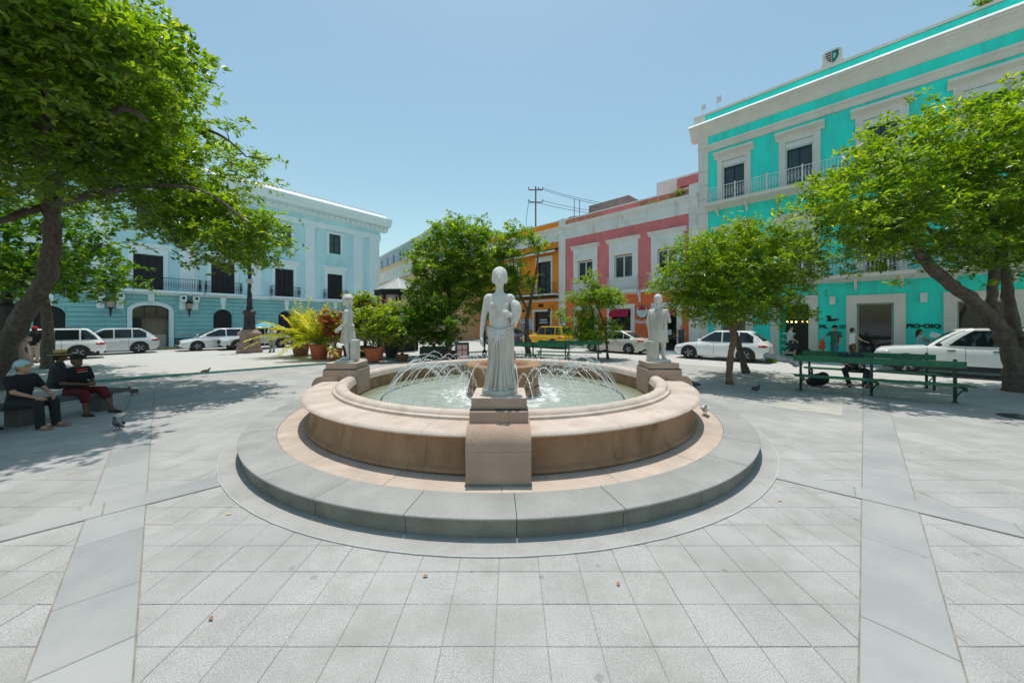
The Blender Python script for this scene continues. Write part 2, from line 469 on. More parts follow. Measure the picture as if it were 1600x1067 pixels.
# ------------------------------------------------------------------ fountain
ft = empty('fountain', FC)
tag(ft, 'round sandstone fountain with grey step, low basin and ring of jets', 'fountain')
def ring(name, prof, n, m, gap=.006, sub=4, off=0.0, smooth=35, z=0, tilt=0):
    rm = max(p[0] for p in prof); da = 2*math.pi/n; g = gap/rm
    me = MB().lathe(prof, sub, g/2, da-g/2).mesh(name, m, smooth)
    out = []
    for k in range(n):
        o = link(name, me, ft, (0,0,random.uniform(-tilt,tilt)), off+k*da); out.append(o)
    return out
random.seed(7)
# concrete ring and white mortar line round the step
MB().lathe([(4.7,-.01),(5.04,-.01),(5.04,.017),(4.7,.020)], 96).build('outer_ring', M['granite'], ft)
MB().lathe([(5.04,-.01),(5.051,-.01),(5.051,.0182),(5.04,.0185)], 96).build('mortar_line', M['whiteline'], ft)
MB().lathe([(3.2,-.01),(4.76,-.01),(4.76,.15),(3.2,.15)], 96).build('step_core', M['darkgap'], ft)
ring('step_riser', [(4.72,0),(4.785,0),(4.788,.168),(4.803,.174),(4.812,.186),(4.812,.199),(4.72,.199)], 28, M['riser'], .008, 4, .05, smooth=20)  # top moulding shares the darkened stone, painting the shaded step edge
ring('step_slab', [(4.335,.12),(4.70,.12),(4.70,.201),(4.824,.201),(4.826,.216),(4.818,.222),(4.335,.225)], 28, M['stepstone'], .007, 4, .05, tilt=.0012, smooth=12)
ring('apron_slab', [(3.6,.12),(4.33,.12),(4.33,.221),(3.6,.229)], 20, M['apron'], .006, 5, .02, tilt=.001)
# basin: wall, seat-like coping and rounded inner rim
ring('basin_base', [(3.55,.15),(3.90,.15),(3.90,.232),(3.89,.245),(3.55,.245)], 20, M['riser'], .005, 5, .09)  # darkened riser stone paints the shadow in the base recess
ring('basin_wall', [(3.45,.2),(3.945,.243),(3.955,.262),(3.945,.285),(3.905,.30),(3.875,.35),(3.855,.43),(3.848,.54),(3.855,.625),(3.878,.654),(3.915,.667),(3.93,.675),(3.45,.68)], 20, M['sandstone'], .004, 6, .09, 60)
ring('basin_coping', [(3.40,.60),(3.925,.677),(3.965,.683),(3.990,.695),(4.0,.714),(3.985,.737),(3.94,.750),(3.54,.768),(3.525,.755),(3.42,.755)], 20, M['sandtop'], .004, 6, .09, 50)
ring('basin_rim', [(3.22,.70),(3.51,.74),(3.505,.795),(3.485,.806),(3.462,.808),(3.455,.822),(3.44,.848),(3.40,.864),(3.34,.866),(3.29,.852),(3.25,.82),(3.24,.79)], 20, M['sandtop'], .003, 6, .09, 50)
MB().lathe([(3.24,.0),(3.45,.0),(3.45,.76),(3.24,.76)], 96).build('basin_inner_wall', M['sandstone'], ft, 40)
MB().lathe([(0,.02),(3.3,.02),(3.3,.06),(0,.06)], 64, close=False).build('basin_floor', M['patch'], ft)
# central bowl
MB().lathe([(0,.1),(.70,.1),(.72,.44),(.82,.46),(.82,.60),(.77,.625),(.79,.65),(.80,.80),(.80,.90),(.80,.98),(.81,1.02),(.85,1.05),(.86,1.08),(.84,1.105),(.80,1.11),(.64,1.11),(.58,1.09),(.54,1.0),(0,.98)], 48, close=False).build('bowl', mat('wet brown sandstone', (.30,.165,.085), .55, var=.25, scale=3, bump=.35, stain=((.46,.31,.19),.7,2.4,.52)), ft, 50)
# pedestals that carry the statues
pt_mats = M['sandstone']
for k, an in enumerate((-90, 0, 90, 180)):
    p = empty('pedestal', (0,0,0), R(an+90+.6), ft)       # local -y points outwards
    def bl(nm, x, y0, y1, z0, z1, m=M['pedstone'], b=.012):
        MB().bbox(-x, x, y0, y1, z0, z1, b).build(nm, m, p)
    sc = [( -3.60,.22),(-3.60,.865),(-3.90,.865),(-3.99,.858),(-4.07,.835),(-4.13,.79),(-4.165,.73),(-4.18,.68),(-4.18,.605)]
    MB().yz(sc[::-1]+[], -.367, .367).build('scroll_cap', M['pedstone'], p, 30)
    MB().yz([(-4.172,.24),(-4.176,.600),(-3.60,.600),(-3.60,.24)], -.3665, .3665).build('scroll_block', M['pedstone'], p)
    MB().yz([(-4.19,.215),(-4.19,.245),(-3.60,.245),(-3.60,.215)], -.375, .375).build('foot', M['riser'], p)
    bl('block', .348, -3.955, -3.19, .45, 1.0)
    bl('block', .345, -3.935, -3.2, .998, 1.018, M['darkgap'], .004)
    bl('block', .331, -3.90, -3.23, 1.01, 1.14, M['pedstone'])
    bl('top_slab', .329, -3.897, -3.235, 1.135, 1.145, M['sandtop'], .004)
# water
def water_material():
    m = bpy.data.materials.new('pool water'); m.use_nodes = True
    nt = m.node_tree; N = nt.nodes; L = nt.links; b = N['Principled BSDF']
    b.inputs['Roughness'].default_value = .07; b.inputs['IOR'].default_value = 1.33
    g = N.new('ShaderNodeTexCoord')
    n1 = N.new('ShaderNodeTexNoise'); n1.inputs['Scale'].default_value = 5; n1.inputs['Detail'].default_value = 8; n1.inputs['Roughness'].default_value = .65
    L.new(g.outputs['Object'], n1.inputs['Vector'])
    ln = N.new('ShaderNodeVectorMath'); ln.operation = 'LENGTH'; L.new(g.outputs['Object'], ln.inputs[0])
    fr = N.new('ShaderNodeMapRange'); fr.inputs[1].default_value = 2.15; fr.inputs[2].default_value = 1.1; fr.inputs[3].default_value = -.27; fr.inputs[4].default_value = .075
    L.new(ln.outputs['Value'], fr.inputs[0])
    ad = N.new('ShaderNodeMath'); ad.operation = 'ADD'; L.new(n1.outputs[0], ad.inputs[0]); L.new(fr.outputs[0], ad.inputs[1])
    fm = N.new('ShaderNodeMapRange'); fm.inputs[1].default_value = .47; fm.inputs[2].default_value = .66; L.new(ad.outputs[0], fm.inputs[0])
    n2 = N.new('ShaderNodeTexNoise'); n2.inputs['Scale'].default_value = 1.6; n2.inputs['Detail'].default_value = 5
    L.new(g.outputs['Object'], n2.inputs['Vector'])
    er = N.new('ShaderNodeMapRange'); er.inputs[1].default_value = 2.6; er.inputs[2].default_value = 3.2; L.new(ln.outputs['Value'], er.inputs[0])
    c1 = N.new('ShaderNodeMix'); c1.data_type = 'RGBA'; c1.inputs[6].default_value = (.30,.35,.29,1); c1.inputs[7].default_value = (.42,.47,.42,1)
    L.new(n2.outputs[0], c1.inputs[0])
    c2 = N.new('ShaderNodeMix'); c2.data_type = 'RGBA'; L.new(er.outputs[0], c2.inputs[0]); L.new(c1.outputs[2], c2.inputs[6]); c2.inputs[7].default_value = (.20,.205,.11,1)
    c3 = N.new('ShaderNodeMix'); c3.data_type = 'RGBA'; L.new(fm.outputs[0], c3.inputs[0]); L.new(c2.outputs[2], c3.inputs[6]); c3.inputs[7].default_value = (.82,.84,.83,1)
    L.new(c3.outputs[2], b.inputs['Base Color'])
    rr = N.new('ShaderNodeMapRange'); rr.inputs[3].default_value = .07; rr.inputs[4].default_value = .6; L.new(fm.outputs[0], rr.inputs[0]); L.new(rr.outputs[0], b.inputs['Roughness'])
    nb = N.new('ShaderNodeTexNoise'); nb.inputs['Scale'].default_value = 13; nb.inputs['Detail'].default_value = 4
    L.new(g.outputs['Object'], nb.inputs['Vector'])
    bp = N.new('ShaderNodeBump'); bp.inputs['Strength'].default_value = .45; bp.inputs['Distance'].default_value = .05
    L.new(nb.outputs[0], bp.inputs['Height']); L.new(bp.outputs[0], b.inputs['Normal'])
    return m
wmb = MB(); nr, na = 60, 140; wv = []; wf = []
rng = np.random.RandomState(3)
for i in range(nr+1):
    r = .70+(3.245-.70)*i/nr
    for k in range(na):
        a = 2*math.pi*k/na; x, y = r*math.cos(a), r*math.sin(a)
        chop = .010*math.exp(-((r-1.3)/.6)**2)+.002
        h = chop*(math.sin(9*x+4*y+2.1*math.sin(5*y))+math.sin(-6*x+11*y+1.7*math.sin(7*x))+.2*rng.randn())
        wv.append((x, y, h))
for i in range(nr):
    for k in range(na):
        j = (k+1)%na; wf.append((i*na+k,(i+1)*na+k,(i+1)*na+j,i*na+j))
wmb.add(wv, wf)
wo = struct(wmb.build('water', water_material(), None, 180, loc=(FC.x,FC.y,.43)))
# jets: each rises from the nozzle ring and falls in towards the bowl
jm = bpy.data.materials.new('white falling water'); jm.use_nodes = True
jb = jm.node_tree.nodes['Principled BSDF']; jb.inputs['Base Color'].default_value = (.93,.95,.96,1); jb.inputs['Roughness'].default_value = .12
jb.inputs['Transmission Weight'].default_value = .35; jb.inputs['IOR'].default_value = 1.33
MB().lathe([(2.63,.40),(2.66,.40),(2.66,.436),(2.63,.436)], 72).build('nozzle_pipe', M['darkgap'], ft)
NJ = 58
random.seed(11)
for k in range(NJ):
    an = 2*math.pi*(k+.5)/NJ + random.uniform(-.035,.035)
    r0, r1 = 2.64, random.uniform(1.0,1.4); hz = random.uniform(.64,.88)
    pts = []; rad = []
    mb = MB(); n = 22
    for i in range(n+1):
        t = i/n
        rr = r0+(r1-r0)*t; z = .42+4*hz*t*(1-t)
        jx = random.uniform(-1,1)*.010*t
        pts.append(((rr+jx)*math.cos(an+random.uniform(-1,1)*.004*t), (rr+jx)*math.sin(an+random.uniform(-1,1)*.004*t), z))
        rad.append((.0065*random.uniform(.75,1.2) if t < .45 else .0065*random.uniform(.3,1.5))*(1-.25*t))
    mb.tube(pts[:12], rad[:12], 5); mb.tube(pts[11:20], [r*.5 for r in rad[11:20]], 4)
    for i in range(70):
        t = .36+.63*(i+random.random())/70
        rr = r0+(r1-r0)*t+random.gauss(0,.008+.022*(t-.4)); z = .42+4*hz*t*(1-t)+random.gauss(0,.008+.03*(t-.4))
        a2 = an+random.gauss(0,.003+.010*(t-.4)); s_ = random.uniform(.0025,.0075)
        mb.ball((rr*math.cos(a2), rr*math.sin(a2), z), (s_,s_,s_*random.uniform(1.2,2.6)), 5, 4)
    for i in range(26):      # splash where it lands
        rr = r1+random.gauss(0,.10); a2 = an+random.gauss(0,.06); s_ = random.uniform(.003,.008)
        mb.ball((rr*math.cos(a2), rr*math.sin(a2), .43+abs(random.gauss(0,.05))), s_, 4, 3)
    mb.build('water_jet', jm, ft, 180, recalc=False)['kind'] = 'stuff'
    nz = MB().lathe([(0,.42),(.012,.42),(.010,.455),(0,.455)], 6, close=False, c=(2.645*math.cos(an),2.645*math.sin(an)))
    nz.build('nozzle', M['darkgap'], ft)
for k in range(14):           # water running over the lip of the bowl
    an = 2*math.pi*k/14+random.uniform(-.12,.12)
    mb = MB(); r = .865
    for i in range(26):
        z = 1.06-.62*i/26; s_ = random.uniform(.004,.010)
        mb.ball(((r+.06*(i/26)+random.gauss(0,.008))*math.cos(an), (r+.06*(i/26)+random.gauss(0,.008))*math.sin(an), z), (s_,s_,s_*2.0), 5, 4)
    mb.build('water_trickle', jm, ft, 180, recalc=False)['kind'] = 'stuff'
# ------------------------------------------------------------------ buildings
def wall_rects(u0, u1, z0, z1, ops):
    us = sorted({u0, u1, *[o[0] for o in ops], *[o[1] for o in ops]})
    us = [u for u in us if u0-1e-6 <= u <= u1+1e-6]
    out = []
    for a, b in zip(us, us[1:]):
        if b-a < 1e-4: continue
        c = (a+b)/2
        cut = sorted((max(o[2],z0), min(o[3],z1)) for o in ops if o[0] < c < o[1] and o[3] > z0 and o[2] < z1)
        z = z0
        for s, e in cut:
            if s-z > 1e-4: out.append((a, b, z, s))
            z = max(z, e)
        if z1-z > 1e-4: out.append((a, b, z, z1))
    return out
def wall(name, parent, m, u0, u1, z0, z1, ops=(), y0=0.0, y1=.4):
    mb = MB()
    for a, b, s, e in wall_rects(u0, u1, z0, z1, ops): mb.box(a, b, y0, y1, s, e)
    return mb.build(name, m, parent)
def strip(name, parent, m, u0, u1, prof):
    """moulding: (y,z) profile extruded along the facade"""
    return MB().yz(prof, u0, u1).build(name, m, parent)
def railing(parent, m, u0, u1, y, z0, h, step=.12, sides=True, fancy=True, back=0.0):
    mb = MB()
    def run(p, q):
        p = Vector(p); q = Vector(q); L = (q-p).length; n = max(1, int(L/step)); d = (q-p)/n
        for z, r in ((z0+.06,.012),(z0+h,.022),(z0+h*.78,.008),(z0+h*.25,.008)):
            mb.tube([(p.x,p.y,z),(q.x,q.y,z)], r, 5)
        for i in range(n+1):
            c = p+d*i
            mb.tube([(c.x,c.y,z0),(c.x,c.y,z0+h)], .009, 4, False)
            if fancy and i < n:
                c2 = c+d*.5; e = d.normalized()
                rr = min(step*.36, .06)
                for zc, rz_ in ((z0+h*.5, h*.2),):
                    pts = [(c2.x+e.x*rr*math.cos(t), c2.y+e.y*rr*math.cos(t), zc+rz_*math.sin(t)) for t in [k*math.pi/4 for k in range(9)]]
                    mb.tube(pts, .008, 4, False)
    run((u0,y,0),(u1,y,0))
    if sides: run((u0,y,0),(u0,back-.02,0)); run((u1,y,0),(u1,back-.02,0))
    return mb.build('balcony_railing', m, parent)
def frame_rect(parent, m, u0, u1, z0, z1, w, top, y0=-.07, y1=.02, name='window_frame'):
    """jambs and lintel round an opening, outer size u0..u1 x z0..z1"""
    mb = MB()
    mb.box(u0, u0+w, y0, y1, z0, z1-top); mb.box(u1-w, u1, y0, y1, z0, z1-top); mb.box(u0-.002, u1+.002, y0-.004, y1, z1-top, z1)
    return mb.build(name, m, parent)
def hood(parent, m, u0, u1, z, h=.28, pr=.22):
    return MB().yz([(.02,z),(-.08,z),(-.10,z+h*.3),(-pr*.7,z+h*.55),(-pr,z+h*.7),(-pr,z+h),(.02,z+h)], u0, u1).build('hood_moulding', m, parent)
def sash(parent, mf, mg, u0, u1, z0, z1, y=.14, cols=2, rows=1, fw=.06):
    """glazed window: a frame, each pane a sub-part"""
    mb = MB()
    mb.box(u0,u1,y,y+.06,z0,z0+fw); mb.box(u0,u1,y,y+.06,z1-fw,z1)
    cw = (u1-u0)/cols
    for c in range(cols+1):
        x = u0+c*cw; a = max(u0, x-fw/2 if 0 < c < cols else (x if c == 0 else x-fw)); mb.box(a, a+fw, y-.003, y+.057, z0+fw, z1-fw)
    for r in range(1, rows):
        z = z0+(z1-z0)*r/rows; mb.box(u0+fw,u1-fw,y+.003,y+.05,z-fw/2,z+fw/2)
    w = mb.build('window', mf, parent)
    rh = (z1-z0)/rows
    for c in range(cols):
        for r in range(rows):
            MB().box(u0+c*cw+.02, u0+(c+1)*cw-.02, y+.028, y+.04, z0+r*rh+.02, z0+(r+1)*rh-.02).build('pane', mg, w)
    return w
def shutters(parent, m, u0, u1, z0, z1, y=.10, nleaf=2, nplank=2):
    lw = (u1-u0)/nleaf
    for k in range(nleaf):
        a, b = u0+k*lw+.008, u0+(k+1)*lw-.008
        mb = MB(); mb.box(a, b, y, y+.05, z0, z1)
        pw = (b-a)/nplank
        for j in range(nplank):
            for s, e in ((.03,.34),(.37,.66),(.69,.97)):
                mb.box(a+j*pw+.05, a+(j+1)*pw-.05, y-.025, y+.01, z0+(z1-z0)*s, z0+(z1-z0)*e)
        mb.build('shutter', m, parent)
def text(parent, s, m, u, z, size, y=-.03, depth=.015, name='lettering', rot=None, sx=1.0, align='LEFT', bold=0.0, shear=0.0):
    c = bpy.data.curves.new('lettering', 'FONT'); c.body = s; c.size = size; c.extrude = depth; c.align_x = align; c.offset = bold; c.shear = shear
    c.resolution_u = 3
    t = bpy.data.objects.new('tmp_text', c); COL.objects.link(t)
    dg = bpy.context.evaluated_depsgraph_get()
    me = bpy.data.meshes.new_from_object(t.evaluated_get(dg))
    bpy.data.objects.remove(t)
    me.materials.clear(); me.materials.append(m)
    o = link(name, me, parent, (u, y, z), rot or (R(90),0,0)); o.scale = (sx,1,1)
    return o

# ---- pale blue government building on the left
mB_up = mat('pale blue stucco', (.54,.83,.87), .85, var=.05, scale=.8, bump=.12, bscale=30, stain=((.43,.69,.73),.7,1.3,.46,.15))
mB_tr = mat('pale blue-white trim', (.74,.89,.92), .8, var=.04, scale=.8, bump=.08, stain=((.64,.82,.86),.4,.8,.55,.4))
mB_gr = mat('teal-blue rusticated stucco', (.26,.56,.58), .85, var=.09, scale=.9, bump=.12, stain=((.19,.45,.48),.5,.9,.5,.4))
mB_base = mat('dark teal plinth paint', (.035,.115,.13), .7, var=.15, scale=2)
mB_shut = mat('near-black shutter paint', (.016,.017,.024), .45, var=.2, scale=4)
mB_wh = mat('white parapet paint', (.80,.80,.80), .7, var=.05, scale=1, stain=((.62,.62,.60),.4,1.0,.55,.4))
gl_dark = glass('dark window glass'); gl_teal = glass('greenish window glass', (.02,.045,.05))
blue = empty('government_building', (-15.4, 40.8, 0), math.atan2(.792,.611))
tag(blue, 'pale blue two-storey building with dark shutters and white dentil cornice', 'building')
BL = -34.0
bays = [-5.05, -9.75, -14.32, -18.68, -23.1, -27.5, -31.9]
gops = []
for k, c in enumerate(bays):
    if k == 3: gops.append((-19.51, -17.58, 0, 3.35))
    else: gops.append((c-.62 if k != 1 else -10.25, c+.62 if k != 1 else -8.9, .8 if k != 4 else 0, 3.1))
ops2 = [(c-.78, c+.78, 4.4, 7.0) for c in bays]
opsA = [(c-.60, c+.60, 9.15, 11.15) for c in bays]
wall('ground_floor_wall', blue, mB_gr, BL, 0, 0, 4.2, gops, .03, .4)
mbr = MB(); z = .82
while z < 4.1:
    z2 = min(z+.32, 4.18)
    for a, b, s, e in wall_rects(BL, -.002, z, z2-.045, [(o[0]-.28 if o[3] > 3.2 else o[0]-.02, o[1]+.28 if o[3] > 3.2 else o[1]+.02, 0, o[3]) for o in gops]): mbr.box(a, b, -.045, .05, s, e)
    z = z2
mbr.build('rusticated_course', mB_gr, blue)
wall('plinth', blue, mB_base, BL, .012, -.1, .80, [(o[0],o[1],-.2,.8) for o in gops if o[2] == 0], -.09, .1)
wall('upper_wall', blue, mB_up, BL, 0, 4.2, 12.6, ops2+opsA, 0, .4)
MB().box(BL, -.001, 1.0, 14, 0, 13.2).build('building_core', mB_up, blue)
MB().box(-.4, 0, .4, 14, 0, 12.6).build('side_wall', mB_up, blue)
def arch_fill(parent, m, u0, u1, zs, ztop, y0, y1, rise):
    """spandrel: fills an opening above an arch that springs at zs and crowns at zs+rise"""
    n = 12; c = (u0+u1)/2; w = (u1-u0)/2; mb = MB()
    pts = [(c+w*math.cos(math.pi-math.pi*i/n), zs+rise*math.sin(math.pi*i/n)) for i in range(n+1)]
    for p, q in zip(pts, pts[1:]):
        mb.xz([(p[0],p[1]),(q[0],q[1]),(q[0],ztop),(p[0],ztop)], y0, y1)
    return mb.build('arch_spandrel', m, parent)
for k, (a, b, s, e) in enumerate(gops):
    w = (b-a)/2; c = (a+b)/2
    if k == 3:
        arch_fill(blue, mB_gr, a, b, 2.85, 3.35, .002, .4, .45)
        n = 12
        mb = MB(); P = []
        inner = [(a,0),(a,2.85)]+[(c-w*math.cos(math.pi*i/n), 2.85+.45*math.sin(math.pi*i/n)) for i in range(1,n)]+[(b,2.85),(b,0)]
        outer = [(a-.25,0),(a-.25,2.9)]+[(c-(w+.25)*math.cos(math.pi*i/n), 2.9+.66*math.sin(math.pi*i/n)) for i in range(1,n)]+[(b+.25,2.9),(b+.25,0)]
        for (p, q, p2, q2) in zip(inner, inner[1:], outer, outer[1:]): mb.xz([p, p2, q2, q][::-1], -.10, .3)
        mb.build('arch_surround', mB_tr, blue)
        MB().box(c-.16,c+.16,-.10,.1,3.40,4.18).build('keystone', mB_tr, blue)
        sash(blue, M['iron'], gl_dark, a, b, 2.35, 3.25, .3, 3, 1, .06)
        MB().box(a,b,.85,.9,0,3.3).build('inner_wall', flat('dim beige interior', (.30,.25,.20)), blue)
        MB().box(c+.1,c+.9,.6,.8,0,1.1).build('reception_desk', flat('pale desk', (.6,.5,.4)), blue)
        lm_ = emis('warm lobby light', (1.0,.85,.45), 5.0)
        for q in (-.12,.0,.14): MB().ball((c+q,.6,2.95),.06).build('lobby_lamp', lm_, blue)
        mbd = MB(); mbd.box(a+.02,a+.5,.25,.3,0,2.3); mbd.build('door', mB_shut, blue)
    else:
        arch_fill(blue, mB_gr, a, b, 2.5, 3.1, .002, .4, .58)
        MB().box(a, b, .2, .3, s, 3.1).build('shutter', mB_shut, blue)
        MB().xz([(c-.10,3.12),(c+.10,3.12),(c+.2,4.1),(c-.2,4.1)], -.09, .02).build('keystone', mB_tr, blue)
# string course, balconies, doors
strip('string_course', blue, mB_tr, BL, .10, [(.02,4.05),(-.10,4.05),(-.12,4.12),(-.20,4.18),(-.20,4.36),(-.08,4.40),(.02,4.40)])
for k, c in enumerate(bays):
    shutters(blue, mB_shut, c-.78, c+.78, 4.4, 7.0, .08)
    mb = MB(); mb.box(c-1.03,c-.78,-.07,.06,4.402,7.05); mb.box(c+.78,c+1.03,-.07,.06,4.402,7.05); mb.box(c-1.032,c+1.032,-.074,.06,7.052,7.40)
    mb.build('door_frame', mB_tr, blue)
    hood(blue, mB_tr, c-1.28, c+1.28, 7.40, .38, .30)
    frame_rect(blue, mB_tr, c-.82, c+.82, 8.93, 11.37, .22, .22, -.06, .05)
    sash(blue, mB_shut, gl_teal, c-.60, c+.60, 9.15, 11.15, .15, 2, 2, .07)
    if k in (0, 1, 2):
        u0, u1 = (c-1.16, c+1.16)
        strip('balcony_slab', blue, mB_tr, u0-.08, u1+.08, [(-.19,4.10),(-.55,4.16),(-.70,4.22),(-.70,4.385),(-.19,4.385)])
        railing(blue, M['iron'], u0, u1, -.62, 4.385, .92, .13)
strip('balcony_slab', blue, mB_tr, -21.4, -15.75, [(-.19,4.10),(-.65,4.16),(-.86,4.22),(-.86,4.385),(-.19,4.385)])
railing(blue, M['iron'], -21.3, -15.85, -.78, 4.385, .92, .13)
for u in (-21.0, -20.1, -16.85, -16.1):
    MB().yz([(.02,3.0),(-.12,3.0),(-.16,3.2),(-.14,3.5),(-.50,3.62),(-.60,3.7),(-.60,4.09),(.02,4.09)], u-.18, u+.18).build('console_bracket', mB_tr, blue)
    MB().box(u-.09,u+.09,-.625,-.59,3.78,3.98).build('bracket_vent', M['iron'], blue)
# pilasters
for a, b in ((-1.19,-.02),(-3.06,-2.03),(-7.98,-7.09),(-12.55,-11.65),(-17.0,-16.1),(-21.4,-20.5),(-25.8,-24.9),(-30.2,-29.3)):
    mb = MB(); mb.box(a,b,-.12,.02,4.4,11.2); mb.box(a-.06,b+.06,-.16,.02,4.40,4.75); mb.box(a-.05,b+.05,-.16,.02,11.2,11.32); mb.box(a-.1,b+.1,-.2,.02,11.32,11.5)
    mb.build('pilaster', mB_tr, blue)
strip('architrave', blue, mB_tr, BL, .14, [(.3,11.5),(-.16,11.5),(-.16,11.72),(-.19,11.74),(-.19,11.98),(-.22,12.02),(.3,12.02)])
MB().box(BL,.09,-.10,.3,12.02,12.55).build('frieze', mB_up, blue)
strip('cornice', blue, mB_tr, BL, 1.06, [(.6,12.55),(-.16,12.55),(-.20,12.62),(-.24,12.95),(-.40,13.0),(-.85,13.08),(-.88,13.30),(-1.0,13.42),(-1.06,13.75),(-1.06,13.86),(.6,13.98)])
dm = MB().box(0,.26,-.46,-.20,12.64,12.90).mesh('dentil', mB_tr)
for k in range(42): link('dentil', dm, blue, (.42-k*.56, 0, 0))
strip('parapet', blue, mB_wh, BL, .55, [(.5,13.9),(-.80,13.9),(-.80,13.95),(-.42,14.30),(-.40,14.42),(.5,14.46)])
# wall lanterns and lettering
m_lamp = flat('milky lantern glass', (.42,.34,.26), .4)
for u in (-16.48, -20.55, -3.0):
    ln = empty('wall_lantern', (u, -.35, 3.35), 0, blue)
    mb = MB(); mb.lathe([(0,.42),(.05,.40),(.20,.22),(.24,.16),(.24,.12),(0,.12)],6,close=False); mb.build('lantern_top', M['iron'], ln)
    MB().lathe([(0,.12),(.20,.12),(.13,-.28),(0,-.28)],6,close=False).build('lantern_glass', m_lamp, ln)
    mb = MB(); mb.lathe([(0,-.28),(.15,-.28),(.08,-.42),(.03,-.9),(0,-.92)],6,close=False); mb.tube([(0,0,-.7),(0,.36,-.55)],.03,5); mb.build('lantern_bracket', M['iron'], ln)
text(blue, 'DEPARTAMENTO  DE  ESTADO', mB_wh, -17.2, 1.02, .235, -.075, .02)
fp = MB(); fp.tube([(-16.2,-.95,4.6),(-16.2,-1.9,8.2)], .03, 6); fp.ball((-16.2,-1.92,8.25),.07); fp.build('flag_pole', M['white'], blue)
MB().tube([(-16.2,-.1,6.25),(-16.2,-1.3,6.25)],.02,5).build('pole_stay', M['iron'], blue)
fl = MB()
for i in range(5): fl.add([(-16.2-.02*i,-1.75+.02*i,7.7-.14*i),(-16.55-.05*i,-1.72,7.45-.14*i),(-16.55-.05*i,-1.72,7.33-.14*i),(-16.2-.02*i,-1.75,7.58-.14*i)],[(0,1,2,3)]); fl.mi = 1-fl.mi
fl.build('flag', [flat('red flag cloth',(.5,.03,.03)), M['white']], blue)

# ---- teal building on the right
mT = mat('turquoise stucco', (.035,.79,.665), .85, var=.06, scale=.8, bump=.12, bscale=30, stain=((.06,.56,.48),.7,1.7,.47,.15))
mTt = mat('off-white stucco trim', (.68,.645,.58), .85, var=.06, scale=1.2, bump=.12, stain=((.50,.47,.41),.45,1.4,.55,.35))
mTw = mat('bright cap paint', (.80,.79,.77), .8, var=.05, scale=1.5, stain=((.55,.53,.5),.4,2,.55))
mWht = flat('white window joinery', (.66,.67,.66), .5)
teal = empty('turquoise_building', (12.2, 23.0, 0), math.atan2(-.721,.693))
tag(teal, 'turquoise three-storey building with white balconies and long cornice', 'building')
TU = 19.0
wc = [1.97, 5.1, 8.2, 11.27, 14.4, 17.5]
o3 = [(c-.60, c+.60, 9.42, 11.75) for c in wc]
o2 = [(c-.60, c+.60, 4.44, 7.05) for c in wc]
o1 = [(1.3,2.6,.15,2.95),(4.2,5.5,0,3.05),(7.36,8.62,0,2.97),(10.5,11.85,.3,2.95),(13.7,15,0,2.95),(16.9,18.2,0,2.95)]
wall('wall', teal, mT, 0, TU, 0, 13.3, o1+o2+o3, 0, .4)
MB().box(.41,TU-.001,3.0,16,0,14.6).build('building_core', mT, teal)
MB().box(0,.4,.4,16,0,14.9).build('side_wall', mTt, teal)
for k in range(15):
    z0 = k*.9; MB().bbox(-.03,.56,-.07,.35,z0+.008,min(z0+.892,13.3),.012).build('quoin_block', mTt, teal)
strip('moulding', teal, mTt, -.03, TU, [(.02,12.88),(-.06,12.88),(-.10,13.0),(-.10,13.12),(-.18,13.2),(-.18,13.30),(.02,13.30)])
MB().box(.56,TU,-.05,.4,13.30,13.86).build('frieze', mT, teal)
MB().box(-.04,.56,-.08,.4,13.302,13.86).build('quoin_cap', mTt, teal)
strip('cornice', teal, mTt, -.45, TU, [(.4,13.86),(-.09,13.86),(-.16,13.95),(-.22,14.15),(-.42,14.42),(-.50,14.46),(-.50,14.56),(.4,14.62)])
strip('cornice_cap', teal, mTw, -.5, TU, [(.3,14.565),(-.56,14.565),(-.58,14.59),(-.40,14.76),(.3,14.80)])
MB().box(.35,TU,.0,.3,14.78,15.27).build('parapet', mT, teal)
MB().box(-.3,.35,-.03,.33,14.7,15.30).build('parapet_post', mTt, teal)
MB().box(-.3,TU,-.06,.36,15.30,15.42).build('parapet_cap', mTt, teal)
# crest on the parapet
cr = empty('parapet_crest', (6.44,0,15.42), 0, teal); cr.scale = (.76,1,.85)
MB().xz([(-.62,0),(.62,0),(.58,.12),(.50,.16),(.50,.80),(.30,.92),(-.30,.92),(-.50,.80),(-.50,.16),(-.58,.12)], -.02, .22).build('plaque', mTt, cr)
def shield(x):     # half width of a shield at height fraction t from the top
    return x
sh = [(0,.10),(.17,.19),(.29,.34),(.33,.52),(.33,.80),(0,.80)]
MB().xz([(x,z) for x,z in sh], -.045, -.02).build('shield_field', flat('dark green enamel',(.0,.13,.12)), cr)
MB().xz([(.06,.30),(.17,.40),(.21,.55),(.14,.68),(.06,.62)], -.055, -.044).build('shield_charge', flat('pale green enamel',(.25,.55,.50)), cr)
MB().xz([(-x,z) for x,z in sh][::-1], -.045, -.02).build('shield_field', M['white'], cr)
mbs = MB()
for z0, w0, w1 in ((.70,.33,.33),(.56,.33,.33),(.42,.29,.32),(.28,.20,.27),(.16,.09,.18)):
    mbs.xz([(-w0,z0),(-.02,z0),(-.02,z0+.085),(-w1,z0+.085)], -.055, -.044)
mbs.build('shield_stripe', flat('dark maroon enamel',(.09,.012,.015)), cr)
for u, h in ((.15,.75),(1.05,.9)):
    mb = MB(); mb.tube([(u,.15,15.4),(u,.15,15.4+h)],.02,5); mb.bbox(u-.05,u+.22,.10,.16,15.4+h*.55,15.4+h,.02); mb.build('antenna', mWht, teal)
